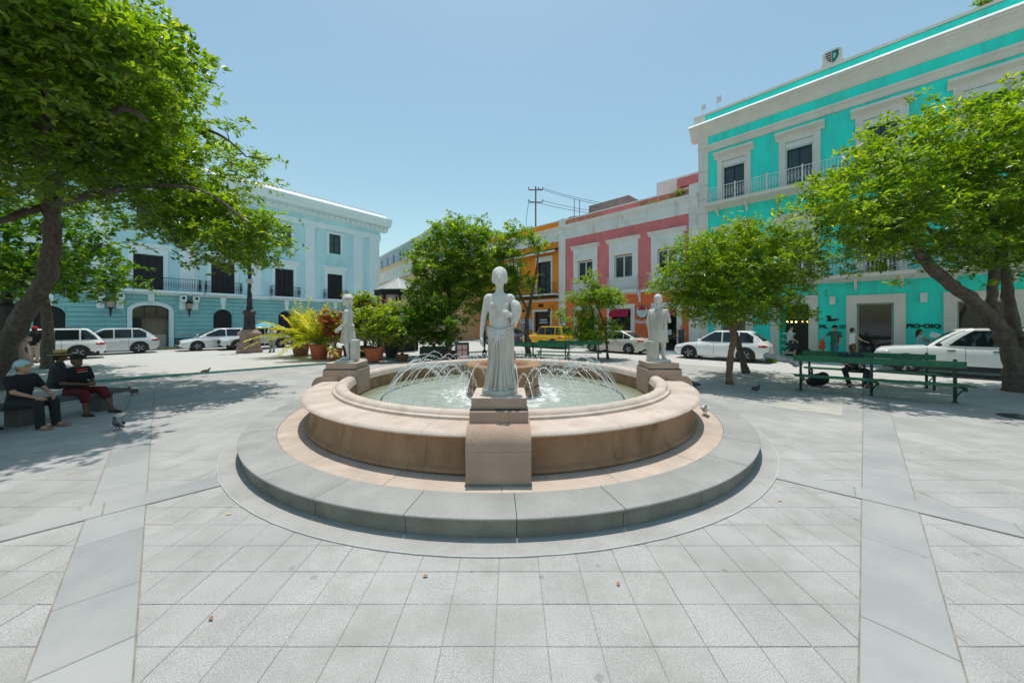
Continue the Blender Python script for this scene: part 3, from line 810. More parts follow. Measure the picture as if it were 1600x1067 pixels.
def teal_window(c, z0, z1, ztop, rail_color):
    frame_rect(teal, mTt, c-.89, c+.89, z0, ztop-.40, .29, ztop-.40-z1-.32, -.09, .03)
    MB().box(c-.62,c+.62,-.03,.10,z1,z1+.30).build('shutter_box', mWht, teal)
    hood(teal, mTt, c-1.05, c+1.05, ztop-.40, .40, .32)
    frame_rect(teal, mWht, c-.598, c+.598, z0, z1, .06, .06, .02, .1, 'door_casing')
    sash(teal, mB_shut, gl_teal, c-.54, c+.54, z0, z1-.06, .16, 2, 1, .05)
for c in wc:
    teal_window(c, 9.42, 11.70, 12.62, 0)
    teal_window(c, 4.44, 7.05, 8.0, 0)
for zz, ua, ub in ((9.40,.62,TU),(4.40,.62,TU)):
    strip('balcony_slab', teal, mTt, ua, ub, [(.02,zz-.34),(-.10,zz-.34),(-.55,zz-.22),(-.86,zz-.17),(-.88,zz),(.02,zz)])
    railing(teal, mWht, ua+.06, ub-.06, -.80, zz, .88, .14)
    u = ua+.06
    while u < ub:
        MB().bbox(u-.035,u+.035,-.835,-.765,zz,zz+.98,.01).build('railing_post', mWht, teal); u += 1.55
    u = ua+.5
    while u < ub:
        MB().yz([(.02,zz-.75),(-.06,zz-.7),(-.5,zz-.24),(-.5,zz-.20),(.02,zz-.34)], u-.05, u+.05).build('balcony_bracket', mTt, teal); u += 1.55
for k, (a, b, s, e) in enumerate(o1):
    frame_rect(teal, mTt, a-.38, b+.38, 0, e+.42, .378, .42, -.08, .03, 'door_frame')
    if k == 1:
        MB().box(a,b,2.2,2.3,0,3.05).build('inner_wall', flat('dark shop interior',(.03,.025,.022)), teal)
        em = emis('warm bulb', (1.0,.62,.2), 6.0)
        for q in range(5): MB().ball((a+.25+.2*q+(.1 if q > 2 else 0),.9,2.05),.045).build('pendant_bulb', em, teal)
        for q in range(4): MB().box(a+.05,a+.62,.5,1.0,.25+.36*q,.33+.36*q).build('shelf', flat('pale shelf',(.42,.42,.42)), teal)
    else:
        sash(teal, flat('aluminium frame',(.35,.38,.37),.4), gl_dark, a, b, max(s,.05), e, .2, 1, 1, .07)
        if s > 0: MB().box(a,b,.05,.3,0,s).build('sill_wall', mTt, teal)
for u in (6.46, 9.54, 3.35, 12.8):
    MB().bbox(u-.11,u+.11,-.16,0,2.95,3.38,.01).build('wall_light', mWht, teal)
mInk = flat('black sign letters', (.012,.014,.016), .5)
text(teal, 'PIL', mInk, 5.95, 1.72, .25, -.02, bold=.008); text(teal, 'O 151', mInk, 6.46, 1.72, .25, -.02, bold=.008, sx=.85)
bird = MB().xz([(-.22,.0),(.02,-.02),(.22,.05),(.30,.10),(.12,.12),(.0,.10),(-.05,.16),(-.02,.24),(-.12,.30),(-.24,.26),(-.20,.20),(-.17,.1)], -.03, -.005)
bo = bird.build('bird_emblem', mInk, teal); bo.location = (6.44, 0, 2.1)
text(teal, 'PIO·OIQ', mInk, 9.02, 1.78, .25, -.02, sx=1.1, bold=.012)
text(teal, '—', mInk, 9.55, 1.60, .1, -.02)

# ---- pink building with a red-orange ground floor
mP = mat('dusty pink stucco', (.70,.20,.20), .85, var=.10, scale=1.2, bump=.12, stain=((.36,.13,.14),.5,1.2,.52,.4))
mO = mat('red-orange stucco', (.76,.17,.06), .8, var=.08, scale=1, bump=.1)
mPw = mat('stained white stucco', (.72,.72,.70), .85, var=.08, scale=1.2, bump=.12, stain=((.36,.34,.28),.6,1.3,.54,.4))
mCrim = mat('crimson awning cloth', (.36,.008,.045), .7, var=.12, scale=5, bump=.1)
pink = empty('pink_building', (12.2, 23.0, 0), math.atan2(-.721,.693))
tag(pink, 'dusty pink two-storey building with red-orange burger restaurant below', 'building')
PL = -10.83
pw_ = [(-9.54,-8.03),(-6.12,-4.58),(-2.75,-1.35)]
pd = [(-9.6,-7.9),(-6.4,-4.75),(-2.85,-1.4)]
wall('upper_wall', pink, mP, PL, -.62, 4.35, 9.25, [(a,b,5.4,7.15) for a,b in pw_], 0, .4)
wall('ground_floor_wall', pink, mO, PL, -.62, 0, 4.35, [(a,b,0,3.05) for a,b in pd], .002, .4)
MB().box(PL,-.03,.4,12,0,10.2).build('building_core', mP, pink)
MB().box(-.62,-.031,-.05,.4,0,10.45).build('end_pilaster', mPw, pink)
strip('cornice', pink, mPw, PL, -.035, [(.4,9.25),(-.06,9.25),(-.08,9.55),(-.12,9.58),(-.12,10.0),(-.32,10.22),(-.36,10.42),(.4,10.50)])
MB().box(PL,-.62,.0,.3,10.47,10.9).build('parapet', mP, pink)
MB().box(PL,-.62,-.04,.34,10.9,11.0).build('parapet_cap', mPw, pink)
MB().box(-.62,-.033,-.02,.36,10.46,11.15).build('parapet_post', mPw, pink)
for a, b in pw_:
    c = (a+b)/2
    frame_rect(pink, mPw, a-.42, b+.42, 4.45, 8.15, .45, .98, -.09, .12)
    hood(pink, mPw, a-.62, b+.62, 8.15, .28, .28)
    MB().box(a-.02,b+.02,-.03,.2,4.44,5.395).build('apron_panel', mPw, pink)
    sash(pink, mWht, gl_dark, a+.0, b-.0, 5.4, 7.12, .10, 2, 1, .10)
    strip('balcony_slab', pink, mPw, a-.55, b+.55, [(.02,4.12),(-.1,4.12),(-.45,4.25),(-.50,4.30),(-.50,4.43),(.02,4.43)])
    railing(pink, mWht, a-.45, b+.45, -.44, 4.43, .98, .15)
    MB().yz([(.02,3.5),(-.08,3.52),(-.12,3.8),(-.35,4.1),(-.35,4.2),(.02,4.2)], b+.5, b+.62).build('balcony_bracket', mPw, pink)
strip('string_course', pink, mPw, PL, -.62, [(.02,4.22),(-.08,4.22),(-.10,4.40),(.02,4.42)])
m_in = flat('dim restaurant interior', (.02,.018,.018))
for k, (a, b) in enumerate(pd):
    frame_rect(pink, mPw, a-.33, b+.33, 0, 3.4, .328, .35, -.06, .03, 'door_frame')
    MB().box(a,b,.36,.4,0,3.05).build('glazed_door', gl_dark, pink)
    aw = MB(); aw.yz([(.1,3.04),(-.10,3.04),(-.42,2.68),(-.42,2.45),(-.40,2.45),(-.40,2.67),(-.08,3.0),(.1,3.0)], a+.02, b-.02)
    aw.build('awning', mCrim, pink)
    MB().box((a+b)/2-.025,(a+b)/2+.025,.34,.37,0,2.6).build('door_mullion', mB_shut, pink)
    if k == 2: MB().box(a+.6,a+.95,.335,.35,1.15,1.5).build('door_notice', M['white'], pink); text(pink, '84', M['white'], b-.42, 2.5, .17, -.428, .004)
# restaurant sign: plain round badge and the lettering
bd = empty('round_sign_badge', (-3.84, -.02, 2.80), 0, pink)
MB().lathe([(0,.0),(.48,.0),(.48,.05),(0,.05)], 32, close=False).build('badge_rim', flat('dark badge rim',(.05,.06,.08)), bd, rot=(R(90),0,0))
MB().lathe([(0,.0),(.43,.0),(.43,.06),(0,.06)], 32, close=False).build('badge_face', flat('pale blue-white badge',(.55,.62,.64)), bd, rot=(R(90),0,0))
MB().xz([(.30*math.cos(t),.12+.30*math.sin(t)) for t in [math.pi*i/10 for i in range(11)]], -.075, -.058).build('badge_panel', flat('red badge panel',(.45,.01,.02)), bd)
text(pink, "Wendy's", M['white'], -4.47, 1.93, .40, -.03, .02, bold=.008, shear=.15, sx=.86)
sm = MB(); sm.box(-9.35,-7.2,-.005,-.02,3.55,3.85)
# roof things of the pink building
mConc = mat('weathered concrete', (.30,.27,.25), .9, var=.2, scale=2, bump=.3, stain=((.16,.14,.13),.6,1.2,.5,.3))
MB().box(-10.2,-6.3,2.6,5.5,10.2,12.6).build('roof_block', mConc, pink)
MB().box(-3.6,-.2,1.8,6,10.2,12.6).build('roof_room', mPw, pink)
MB().box(-1.4,-.05,-.02,.9,11.16,11.75).build('roof_step', mP, pink)
for u, h in ((-10.5,12.9),(-9.95,12.7)): MB().tube([(u,.8,10.8),(u,.8,h)],.03,5).build('antenna_rod', M['iron'], pink)
# ---- orange building
mOr = mat('marigold stucco', (.80,.255,.018), .8, var=.07, scale=1, bump=.1, stain=((.47,.19,.03),.4,1,.55))
orange = empty('orange_building', (12.2, 23.0, 0), math.atan2(-.721,.693))
tag(orange, 'marigold orange building with black balcony beside the pink one', 'building')
OL = -21.5
oup = [(-14.2,-12.5,4.62,7.6),(-18.4,-16.7,4.62,7.6)]
ogr = [(-14.55,-12.55,0,3.0),(-19.5,-17.6,0,3.0)]
wall('upper_wall', orange, mOr, OL, -11.55, 4.2, 9.2, oup, .01, .4)
wall('ground_floor_wall', orange, mOr, OL, -11.55, 0, 4.2, ogr, .012, .4)
MB().box(OL,-10.84,.4,12,0,10.3).build('building_core', mOr, orange)
MB().box(-11.55,-10.832,-.08,.4,0,10.6).build('pilaster', mPw, orange)
strip('cornice', orange, mPw, OL, -10.86, [(.4,9.2),(-.05,9.2),(-.05,10.1),(-.25,10.3),(-.28,10.42),(.4,10.46)])
MB().box(OL,-11.55,.02,.3,10.45,10.98).build('parapet', mOr, orange)
MB().box(-11.55,-10.835,-.06,.34,10.62,11.1).build('parapet_post', mPw, orange)
MB().box(OL,-11.55,-.03,.34,10.98,11.06).build('parapet_cap', mPw, orange)
mWood = mat('dark eave timber', (.06,.035,.022), .8, var=.2)
strip('eave', orange, mWood, OL, -11.6, [(.02,8.55),(-.55,8.28),(-.55,8.34),(.02,8.68)])
strip('eave_edge', orange, mWht, OL, -11.6, [(-.55,8.24),(-.60,8.24),(-.60,8.40),(-.55,8.40)])
for a, b, s, e in oup:
    frame_rect(orange, mWht, a-.16, b+.16, s, e+.5, .158, .5, -.04, .05)
    sash(orange, mB_shut, gl_dark, a, b, s, e, .2, 2, 1, .06)
    railing(orange, M['iron'], a-.5, b+.62, -.55, 4.6, .95, .14, fancy=False)
strip('balcony_slab', orange, mWht, OL, -11.6, [(.02,4.40),(-.65,4.45),(-.65,4.58),(.02,4.58)])
strip('balcony_edge', orange, mWood, OL, -11.6, [(.02,4.22),(-.45,4.30),(-.60,4.40),(.02,4.39)])
strip('string_course', orange, mWht, OL, -11.6, [(.02,3.92),(-.07,3.92),(-.07,4.10),(.02,4.12)])
for k, (a, b, s, e) in enumerate(ogr):
    frame_rect(orange, mWht, a-.2, b+.2, 0, e+.2, .198, .2, -.05, .05, 'door_frame')
    MB().box(a,b,.2,.3,0,e).build('door', mB_shut, orange)
po = empty('window_poster', (-13.55,.19,0), 0, orange)
MB().box(-.78,.78,-.02,0,.9,2.9).build('poster_sheet', flat('dark poster print',(.055,.035,.03)), po)
mbx = MB(); mbx.xz([(.72*math.cos(t)*(1 if abs(math.cos(t))<.9 else .95),1.25+.42*math.sin(t)) for t in [2*math.pi*i/16 for i in range(16)]], -.03, -.021); mbx.build('food_print', mat('brown food print',(.28,.12,.05),.6,var=.6,scale=6), po)
mbx = MB()
for z0, w in ((2.16,.40),(1.92,.46)):
    x = -w
    while x < w: mbx.box(x,x+.09,-.03,-.021,z0,z0+.13); x += .12
mbx.build('poster_print', M['white'], po)
sg = empty('sandwich_shop_sign', (-15.6,-.02,1.3), 0, orange)
MB().box(-.84,.84,-.03,.03,0,1.02).build('sign_board', flat('pale sign board',(.55,.57,.56)), sg)
text(sg, 'EL MESON', flat('magenta sign letters',(.42,.03,.18)), -.76, .36, .32, -.04, .005, bold=.006, sx=.88)
text(sg, 'SANDWICHES', flat('blue sign letters',(.03,.16,.28)), -.76, .10, .24, -.04, .005, sx=.88)
mbx = MB(); mbx.tube([(-.7,-.035,.74),(-.3,-.035,.84),(.05,-.035,.78),(.35,-.035,.88),(.72,-.035,.74)],.015,4); mbx.build('sign_line', flat('dark sign line',(.1,.16,.13)), sg)
for u in (-15.4, -12.2):
    mb = MB(); mb.tube([(u,.0,3.2),(u,-.2,3.5),(u,-.5,3.45),(u,-.6,3.25)],.02,5); mb.lathe([(0,3.3),(.05,3.28),(.2,3.0),(0,3.02)],10,c=(u,-.6),close=False); mb.build('gooseneck_lamp', M['iron'], orange)
MB().box(-14.0,-13.4,-.03,0,3.42,3.72).build('plaque', mWood, orange)
MB().box(-11.42,-11.1,-.10,-.082,1.9,2.35).build('street_plate', flat('blue plate',(.10,.22,.33)), orange)
tk = MB().lathe([(0,10.5),(.9,10.5),(.95,10.9),(.9,11.3),(.6,11.5),(.2,11.58),(0,11.6)],18,close=False,c=(-11.0,1.6)); tk.build('water_tank', flat('black tank plastic',(.02,.02,.02)), orange, 40)
# utility pole and its wires behind the orange roof
up_ = empty('utility_pole', (4.0*0+dp(837,40).x, 40, 0)); tag(up_, 'thin utility pole with crossarms above the orange roof', 'utility pole')
MB().tube([(0,0,0),(0,0,17.4)],[.12,.08],7).build('pole', mat('grey pole wood',(.13,.12,.11),.9), up_)
for z in (17.0, 15.6): MB().box(-.8,.8,-.05,.05,z-.045,z+.045).build('crossarm', mWood, up_)
for x, z in ((-.8,17.1),(.8,17.1),(.3,17.1),(-.8,15.7),(.8,15.7)): MB().lathe([(0,0),(.05,0),(.07,.1),(.04,.22),(0,.22)],6,c=(x,0),close=False).build('insulator', M['iron'], up_, loc=(0,0,z))
for k, (x, z) in enumerate(((.8,17.2),(.3,17.2),(.8,15.8),(-.8,15.8))):
    MB().tube([(x+(9-x)*t, -9*t, z-(z-12.0+.3*k)*t-1.2*t*(1-t)) for t in [i/8 for i in range(9)]], .022, 4).build('wire', M['iron'], up_)
MB().tube([(-.8,0,15.6),(-1.1,0,13.5),(-.7,0,11.5)],.025,4).build('wire', M['iron'], up_)
# ---- beige building far behind, between the blue one and the trees
mBe = mat('beige stucco', (.62,.44,.24), .85, var=.06, scale=.6); mBg = mat('grey-blue attic stucco', (.36,.47,.52), .85, var=.06, scale=.6)
be = empty('beige_building', (-25, 62, 0), math.atan2(-.811,.584))
tag(be, 'beige building with grey-blue attic storey behind the kiosk roof', 'building')
wu = [4.0+3.1*k for k in range(8)]
wall('wall', be, mBe, 0, 30, 0, 9.0, [(u-.6,u+.6,5.0,7.6) for u in wu]+[(u-.7,u+.7,0,3.2) for u in wu], 0, .4)
MB().box(.01,29.9,.4,12,0,9.4).build('building_core', mBe, be)
strip('cornice', be, mPw, 0, 30, [(.3,8.2),(-.1,8.2),(-.2,8.8),(-.6,9.3),(-.6,9.5),(.3,9.5)])
MB().box(0,30,.2,.6,9.5,10.6).build('parapet', mBe, be)
wall('attic_wall', be, mBg, 0, 30, 10.0, 13.0, [(u-.45,u+.45,10.9,12.4) for u in wu], 1.0, 1.4)
MB().box(.01,29.9,1.4,9,9.5,12.8).build('attic_core', mBg, be)
MB().box(0,30,.85,1.5,13.0,13.2).build('attic_cap', mPw, be)
for u in wu:
    sash(be, mWht, gl_dark, u-.45,u+.45,10.9,12.4,1.15,1,1,.1)
    sash(be, mWht, gl_dark, u-.6,u+.6,5.0,7.6,.2,2,1,.1)
    MB().box(u-.7,u+.7,.2,.3,0,3.2).build('door', mB_shut, be)
# sidewalks with painted kerbs
def side_walk(parent_rot, loc, u0, u1, dep, m_k, nm):
    e = empty('sidewalk', loc, parent_rot); struct(e)
    MB().box(u0,u1,-dep,.05,-.02,.115).build('pavement', M['sidewalk'], e)
    MB().box(u0,u1,-dep-.16,-dep-.002,-.02,.12).build('kerb', m_k, e)
mKb = mat('pale blue kerb paint', (.40,.60,.63), .8, var=.2, scale=3, stain=((.5,.5,.48),.6,1.2,.5))
side_walk(math.atan2(-.721,.693), (12.2,23.0,0), -21.5, 19, 1.75, mKb, 'right')
mKy = mat('yellow kerb', (.50,.33,.05), .8, var=.25, scale=3, stain=((.30,.28,.22),.6,1.2,.5))
e = empty('sidewalk', (-15.4,40.8,0), math.atan2(.792,.611)); struct(e)
MB().box(-34,1.5,-1.2,.05,0,.17).build('pavement', M['sidewalk'], e)
MB().box(-34,1.5,-1.36,-1.202,0,.175).build('kerb', mKy, e)
# ------------------------------------------------------------------ trees and plants
def leaf_mesh(name, pos, axis, nrm, size, width, rnd, m, fold=.18):
    """many kite-shaped leaves folded on the midrib, one mesh; all arrays are numpy, one row per leaf"""
    n = len(pos)
    axis = axis/np.linalg.norm(axis, axis=1, keepdims=True)
    side = np.cross(axis, nrm); side /= (np.linalg.norm(side, axis=1, keepdims=True)+1e-9)
    up = np.cross(side, axis)
    L = size[:,None]; W = width[:,None]
    v0 = pos; v1 = pos+axis*L*.48+side*W*.5+up*L*fold*.35
    v2 = pos+axis*L-up*L*fold*.4; v3 = pos+axis*L*.48-side*W*.5+up*L*fold*.35
    V = np.stack([v0,v1,v2,v3],1).reshape(-1,3)
    me = bpy.data.meshes.new(name)
    me.vertices.add(4*n); me.vertices.foreach_set('co', V.astype(np.float32).ravel())
    me.loops.add(6*n); me.polygons.add(2*n)
    b = (np.arange(n)*4)[:,None]
    idx = np.concatenate([b+0,b+1,b+2,b+0,b+2,b+3],1).ravel()
    me.loops.foreach_set('vertex_index', idx.astype(np.int32))
    me.polygons.foreach_set('loop_start', (np.arange(2*n)*3).astype(np.int32))
    at = me.attributes.new('rnd', 'FLOAT', 'POINT')
    at.data.foreach_set('value', np.repeat(np.clip(rnd,0,1),4).astype(np.float32))
    me.materials.append(m)
    me.update(calc_edges=True); me.validate()
    return me
def clumps(centers, rs, per, crad, size, aspect, flatness=.55, tone=None, yellow=.0, updir=None):
    """leaf rosettes scattered round each centre"""
    n = len(centers); N = n*per
    c = np.repeat(centers, per, 0)
    off = rs.randn(N,3)*np.array([1,1,.62])*crad*.55
    # leaves radiate from small twigs inside the clump
    nt = max(2, per//9)
    tw = rs.randn(n, nt, 3)*np.array([1,1,.6])*crad*.6
    ti = rs.randint(0, nt, N); base = c+tw[np.repeat(np.arange(n),per), ti]
    th = rs.rand(N)*2*np.pi
    tilt = rs.randn(n, nt, 2)*.35; tl = tilt[np.repeat(np.arange(n),per), ti]      # each rosette leans its own way
    ax = np.stack([np.cos(th), np.sin(th), rs.randn(N)*.40+.22],1)
    ax[:,2] += ax[:,0]*tl[:,0]+ax[:,1]*tl[:,1]
    nr = np.stack([rs.randn(N)*(1-flatness)-tl[:,0], rs.randn(N)*(1-flatness)-tl[:,1], np.ones(N)],1)
    pos = base+ax*size*.12+rs.randn(N,3)*size*.13
    tt = rs.rand(n, nt)*.6+.4*rs.rand(n,1); ct = tt[np.repeat(np.arange(n),per), ti]
    rnd = .45*ct+.55*rs.rand(N)
    rnd = np.where(rs.rand(N) < yellow, 1.0, rnd*.85)
    s = size*(.65+.7*rs.rand(N))
    return pos, ax, nr, s, s*aspect, rnd
def tree(name, label, limbs, lobes, n_attr, per, crad, lsize, m_leaf, m_bark=None, seed=0, aspect=.42, gaps=6, gapr=.9,
         twig=.011, yellow=.04, group=None, cat='tree', shell=.55, bare=()):
    rs = np.random.RandomState(seed)
    base = Vector(limbs[0][0][0])
    root = empty(name, base); tag(root, label, cat, group)
    mb = MB(); nodes = []; nrad = []
    for pts, rads in limbs:       # main limbs: smooth polylines
        P = [Vector(p)-base for p in pts]; out = []; orad = []
        for i in range(len(P)-1):
            p0 = P[max(i-1,0)]; p1 = P[i]; p2 = P[i+1]; p3 = P[min(i+2,len(P)-1)]
            for k in range(5):
                t = k/5
                q = .5*((2*p1)+(p2-p0)*t+(2*p0-5*p1+4*p2-p3)*t*t+(3*p1-p0-3*p2+p3)*t**3)
                r = rads[i]+(rads[i+1]-rads[i])*t
                j = r*.12
                out.append(q+Vector((rs.randn()*j, rs.randn()*j, 0))); orad.append(r*(1+.08*rs.randn()))
        out.append(P[-1]); orad.append(rads[-1])
        if pts is limbs[0][0]: orad[0] *= 1.35; orad[1] *= 1.12
        i0 = len(mb.v); mb.tube(out, orad, 14)
        for i in range(i0, len(mb.v)):          # knobbly bark
            q = Vector(mb.v[i]); c_ = out[min((i-i0)//14, len(out)-1)]; mb.v[i] = tuple(c_+(q-c_)*(1+.07*rs.randn()))
        for q, r in zip(out, orad):
            if q.z > 1.2: nodes.append(q); nrad.append(r)
    # attractors inside the lobes, nearer the outside, with holes
    w = np.array([l[6] if len(l) > 6 else l[3]*l[4]*l[5] for l in lobes], float); w /= w.sum()
    A = []
    holes = []
    for _ in range(gaps):
        l = lobes[rs.choice(len(lobes), p=w)]
        d = rs.randn(3); d /= np.linalg.norm(d)
        holes.append((np.array(l[:3])+d*np.array(l[3:6])*rs.uniform(.5,1.0), gapr*rs.uniform(.5,1.1)))
    while len(A) < n_attr:
        l = lobes[rs.choice(len(lobes), p=w)]
        d = rs.randn(3); d /= np.linalg.norm(d)
        rr = shell+(1-shell)*rs.rand()**.7 if rs.rand() < .75 else rs.rand()
        rr *= 1+.16*rs.randn()*.6
        p = np.array(l[:3])+d*np.array(l[3:6])*rr
        if any(np.linalg.norm(p-h) < r for h, r in holes): continue
        A.append(p)
    A = np.array(A)-np.array(base)
    NP = np.array([tuple(q) for q in nodes])
    d0 = np.min(np.linalg.norm(A[:,None,:]-NP[None,:,:],axis=2),axis=1)
    order = np.argsort(d0)
    cap = len(NP)+4*n_attr+8; buf = np.zeros((cap,3)); buf[:len(NP)] = NP; cnt = len(NP)
    rad = np.zeros(cap); rad[:cnt] = nrad
    tips = []
    for i in order:
        a = A[i]
        dv = buf[:cnt]-a; dist = np.sqrt((dv**2).sum(1))+.35*np.maximum(0, dv[:,2])    # prefer growing upwards
        k = int(np.argmin(dist)); s = buf[k].copy(); L = np.linalg.norm(a-s)
        r0 = min(rad[k]*.75, twig+.011*L); r1 = twig*.45
        mid1 = s+(a-s)*.35+rs.randn(3)*L*.09+np.array([0,0,L*.05]); mid2 = s+(a-s)*.7+rs.randn(3)*L*.09
        pts = [s, mid1, mid2, a]; rr = [r0, r0*.75+r1*.25, r0*.45+r1*.55, r1]
        mb.tube(pts, rr, 5 if r0 > .02 else 4, False)
        for q, r in zip(pts[1:], rr[1:]): buf[cnt] = q; rad[cnt] = r; cnt += 1
        tips.append(a)
        if L > .9: tips.append(mid2)
    for pts, rads in bare:        # leafless twigs
        P = [Vector(p)-base for p in pts]; mb.tube(P, rads, 5)
        dl = (P[-1]-P[0]).normalized()
        for _ in range(12):
            tt = rs.rand()*.85+.15; ii = min(int(tt*(len(P)-1)), len(P)-2); q = P[ii].lerp(P[ii+1], tt*(len(P)-1)-ii); e = q+dl*rs.uniform(.1,.35)+Vector((rs.randn()*.10, rs.randn()*.10, rs.randn()*.12+.04)); mb.tube([q,(q+e)/2+Vector((rs.randn()*.05,0,rs.randn()*.05)),e],[.010,.006,.003],4,False)
    mb.build('trunk', m_bark or M['bark'], root, 180, recalc=False)
    P = clumps(np.array(tips), rs, per, crad, lsize, aspect, yellow=yellow)
    link('crown', leaf_mesh('crown', *P, m_leaf), root)
    return root
# big leaning tree on the left
D0 = 10.5
def T(px, py, D=D0): return dp(px, D, CAMZ+(HOR-py)*D/FPX)
lb = gp(-22, 600, 0); lb.y = D0; lb = Vector((T(-22,560).x, D0, 0))
L1 = [lb, T(0,560), T(38,490), T(72,430), T(80,370), T(80,300), T(78,240,10.2), T(40,150,9.8), T(10,60,9.5)]
tree('shade_tree', 'large leaning shade tree over the bench at the left edge', [
    (L1, [.30,.27,.22,.20,.185,.17,.14,.10,.05]),
    ([T(80,318), T(115,312,10.2), T(165,300,9.8), T(240,290,9.4), T(320,300,9.2), T(390,350,9.2)], [.12,.11,.085,.06,.04,.02]),
    ([T(80,290), T(110,255,10.6), T(170,235,10.8), T(240,205,11), T(255,160,11), T(225,80,11), T(205,20,11)], [.14,.12,.10,.085,.07,.05,.03]),
    ([T(250,195,11), T(300,195,11.2), T(350,215,11.3), T(385,245,11.3)], [.06,.05,.035,.02]),
    ([T(72,325), T(40,330,10.0), T(0,345,9.4), T(-80,340,9)], [.12,.10,.08,.05]),
    ([T(80,300), T(60,240,9), T(80,170,7.6), T(60,120,6.8)], [.12,.10,.07,.04]),
    ([T(78,250), T(140,200,8.6), T(190,170,7.6), T(230,190,7.0)], [.10,.08,.05,.03]),
    ], [
    (-15.2,10.2,9.0, 4.6,5.0,3.7), (-12.1,10.7,9.3, 2.1,3.2,2.3), (-10.6,10.6,7.2, 2.6,3.2,1.7,22), (-8.6,10.6,4.75, 1.6,1.8,1.15,15), (-11.3,8.2,6.9, 2.4,2.4,1.7,24),
    (-16,8.2,6.8, 3.0,3.0,2.2), (-19.5,8.6,7.4,3.2,3.6,2.2), (-13.2,5.6,6.6,3.0,1.9,1.5), (-16.8,5.2,6.8,3,2,1.8), (-11.0,6.0,7.8,2.0,1.6,1.2,14), (-8.9,5.6,7.7,1.8,1.5,1.1,16), (-7.7,6.9,7.7,1.1,1.3,1.0,9), (-10.6,5.0,6.9,2.0,1.2,1.0,10), (-9.2,7.6,7.2,1.7,1.9,1.3,15), (-12.2,6.6,6.9,2.8,2.0,1.7), (-10.0,10.2,5.6, 1.6,1.6,.95,12), (-13.6,10.4,11.0,2.4,3.0,1.2)], 3300, 54, .36, .155, M['leaf'], seed=5, gaps=22, gapr=.8, yellow=.03, shell=.5,
    bare=[([T(258,165,11),T(290,150,11),T(300,125,11)],[.03,.02,.008]), ([T(385,245,11.3),T(425,250,11.3)],[.02,.006]), ([T(285,155,11),T(315,150,11),T(330,165,11)],[.02,.012,.005])])
# darker tree behind it
tb = dp(76, 15.0)
def T2(px, py, D=15.0): return dp(px, D, CAMZ+(HOR-py)*D/FPX)
tree('background_tree', 'darker tree with straight slim trunk behind the leaning tree', [
    ([tb, T2(74,520), T2(70,450), T2(85,390), T2(100,340)], [.19,.17,.14,.10,.05]),
    ([T2(72,460), T2(40,420), T2(10,390,14.5)], [.09,.06,.03]), ([T2(80,410), T2(130,400,14.5), T2(160,380,14.3)], [.09,.06,.03])],
    [(-19.6,15,4.5,2.4,2.4,1.6),(-22,14.8,4.2,2.0,2.2,1.3),(-17.8,14.6,4.0,1.7,1.9,1.1),(-19,15,6.3,2.4,2.2,1.2)], 330, 34, .50, .22, M['leaf_dark'], seed=9, gaps=6, aspect=.5)
# right-hand leaning tree
rb = Vector((14.95, 10.4, 0))
tree('leaning_tree', 'multi-stemmed tree leaning over the green benches at the right edge', [
    ([rb, T(1585,560,10.4), T(1560,510,10.4), T(1520,470,10.3), T(1480,440,10.2), T(1440,400,10.0), T(1420,350,9.8)], [.28,.24,.19,.16,.14,.11,.06]),
    ([T(1582,560,10.4), T(1565,520,10.5), T(1550,470,10.5), T(1555,420,10.5), T(1562,390,10.6), T(1545,330,10.8), T(1500,270,10.9)], [.17,.14,.12,.11,.10,.08,.05]),
    ([T(1588,560,10.4), T(1582,500,10.7), T(1572,440,10.8), T(1568,380,10.9), T(1600,300,11.0), T(1610,220,11)], [.16,.14,.125,.11,.09,.05]),
    ([T(1555,425,10.5), T(1520,390,10.2), T(1480,380,10.0), T(1440,350,9.7), T(1400,345,9.5)], [.06,.045,.04,.03,.015]),
    ([T(1590,545,10.4), T(1615,520,10), T(1660,440,9.6)], [.14,.12,.06])],
    [(12.6,10.4,5.9,3.2,2.7,2.4),(10.1,10.2,5.2,2.0,2.0,1.5),(14.6,10.6,6.7,2.6,2.6,2.0),(16,10.2,5.2,2.4,2.4,1.9),(12.5,10.6,7.4,1.7,1.8,1.2),(13.3,9.2,3.9,1.9,1.2,.7)],
    1050, 50, .33, .165, M['leaf'], seed=21, gaps=24, gapr=.7, aspect=.36, yellow=.05,
    bare=[([T(1470,300,9.2),T(1440,310,9.1),T(1425,335,9.0)],[.02,.014,.006]),([T(1480,380,10),T(1440,355,9.4),T(1415,350,9.2)],[.022,.014,.006])])
# tree beside the white crossover
cb_ = gp(1140, 600)
tree('round_tree', 'dense bright green tree on a thin reddish trunk beside the benches', [
    ([cb_, cb_+Vector((.02,0,.9)), cb_+Vector((.13,0,1.45)), cb_+Vector((.14,.05,1.9)), cb_+Vector((.2,0,2.8)), cb_+Vector((.1,0,4.2))], [.10,.095,.085,.085,.06,.025]),
    ([cb_+Vector((.13,0,1.75)), cb_+Vector((-.35,-.1,2.3)), cb_+Vector((-1.0,-.2,3.0))], [.06,.045,.02]),
    ([cb_+Vector((.13,0,1.8)), cb_+Vector((.7,.2,2.4)), cb_+Vector((1.5,.2,3.0))], [.06,.045,.02])],
    [(7.3,11.7,3.75,2.1,1.9,1.35),(5.9,11.6,3.35,1.25,1.2,.75),(8.9,11.7,3.6,1.2,1.2,.85),(7.3,11.5,2.55,2.1,1.6,.60),(8.6,11.4,2.45,.9,.9,.5),(6.2,11.4,2.6,1.0,1.0,.5),(7.6,11.7,4.7,1.2,1.2,.75),(6.4,11.7,4.5,.9,.9,.6)],
    900, 52, .28, .115, M['leaf_light'], M['barkred'], seed=31, gaps=8, gapr=.55, aspect=.34, yellow=.08, shell=.6)
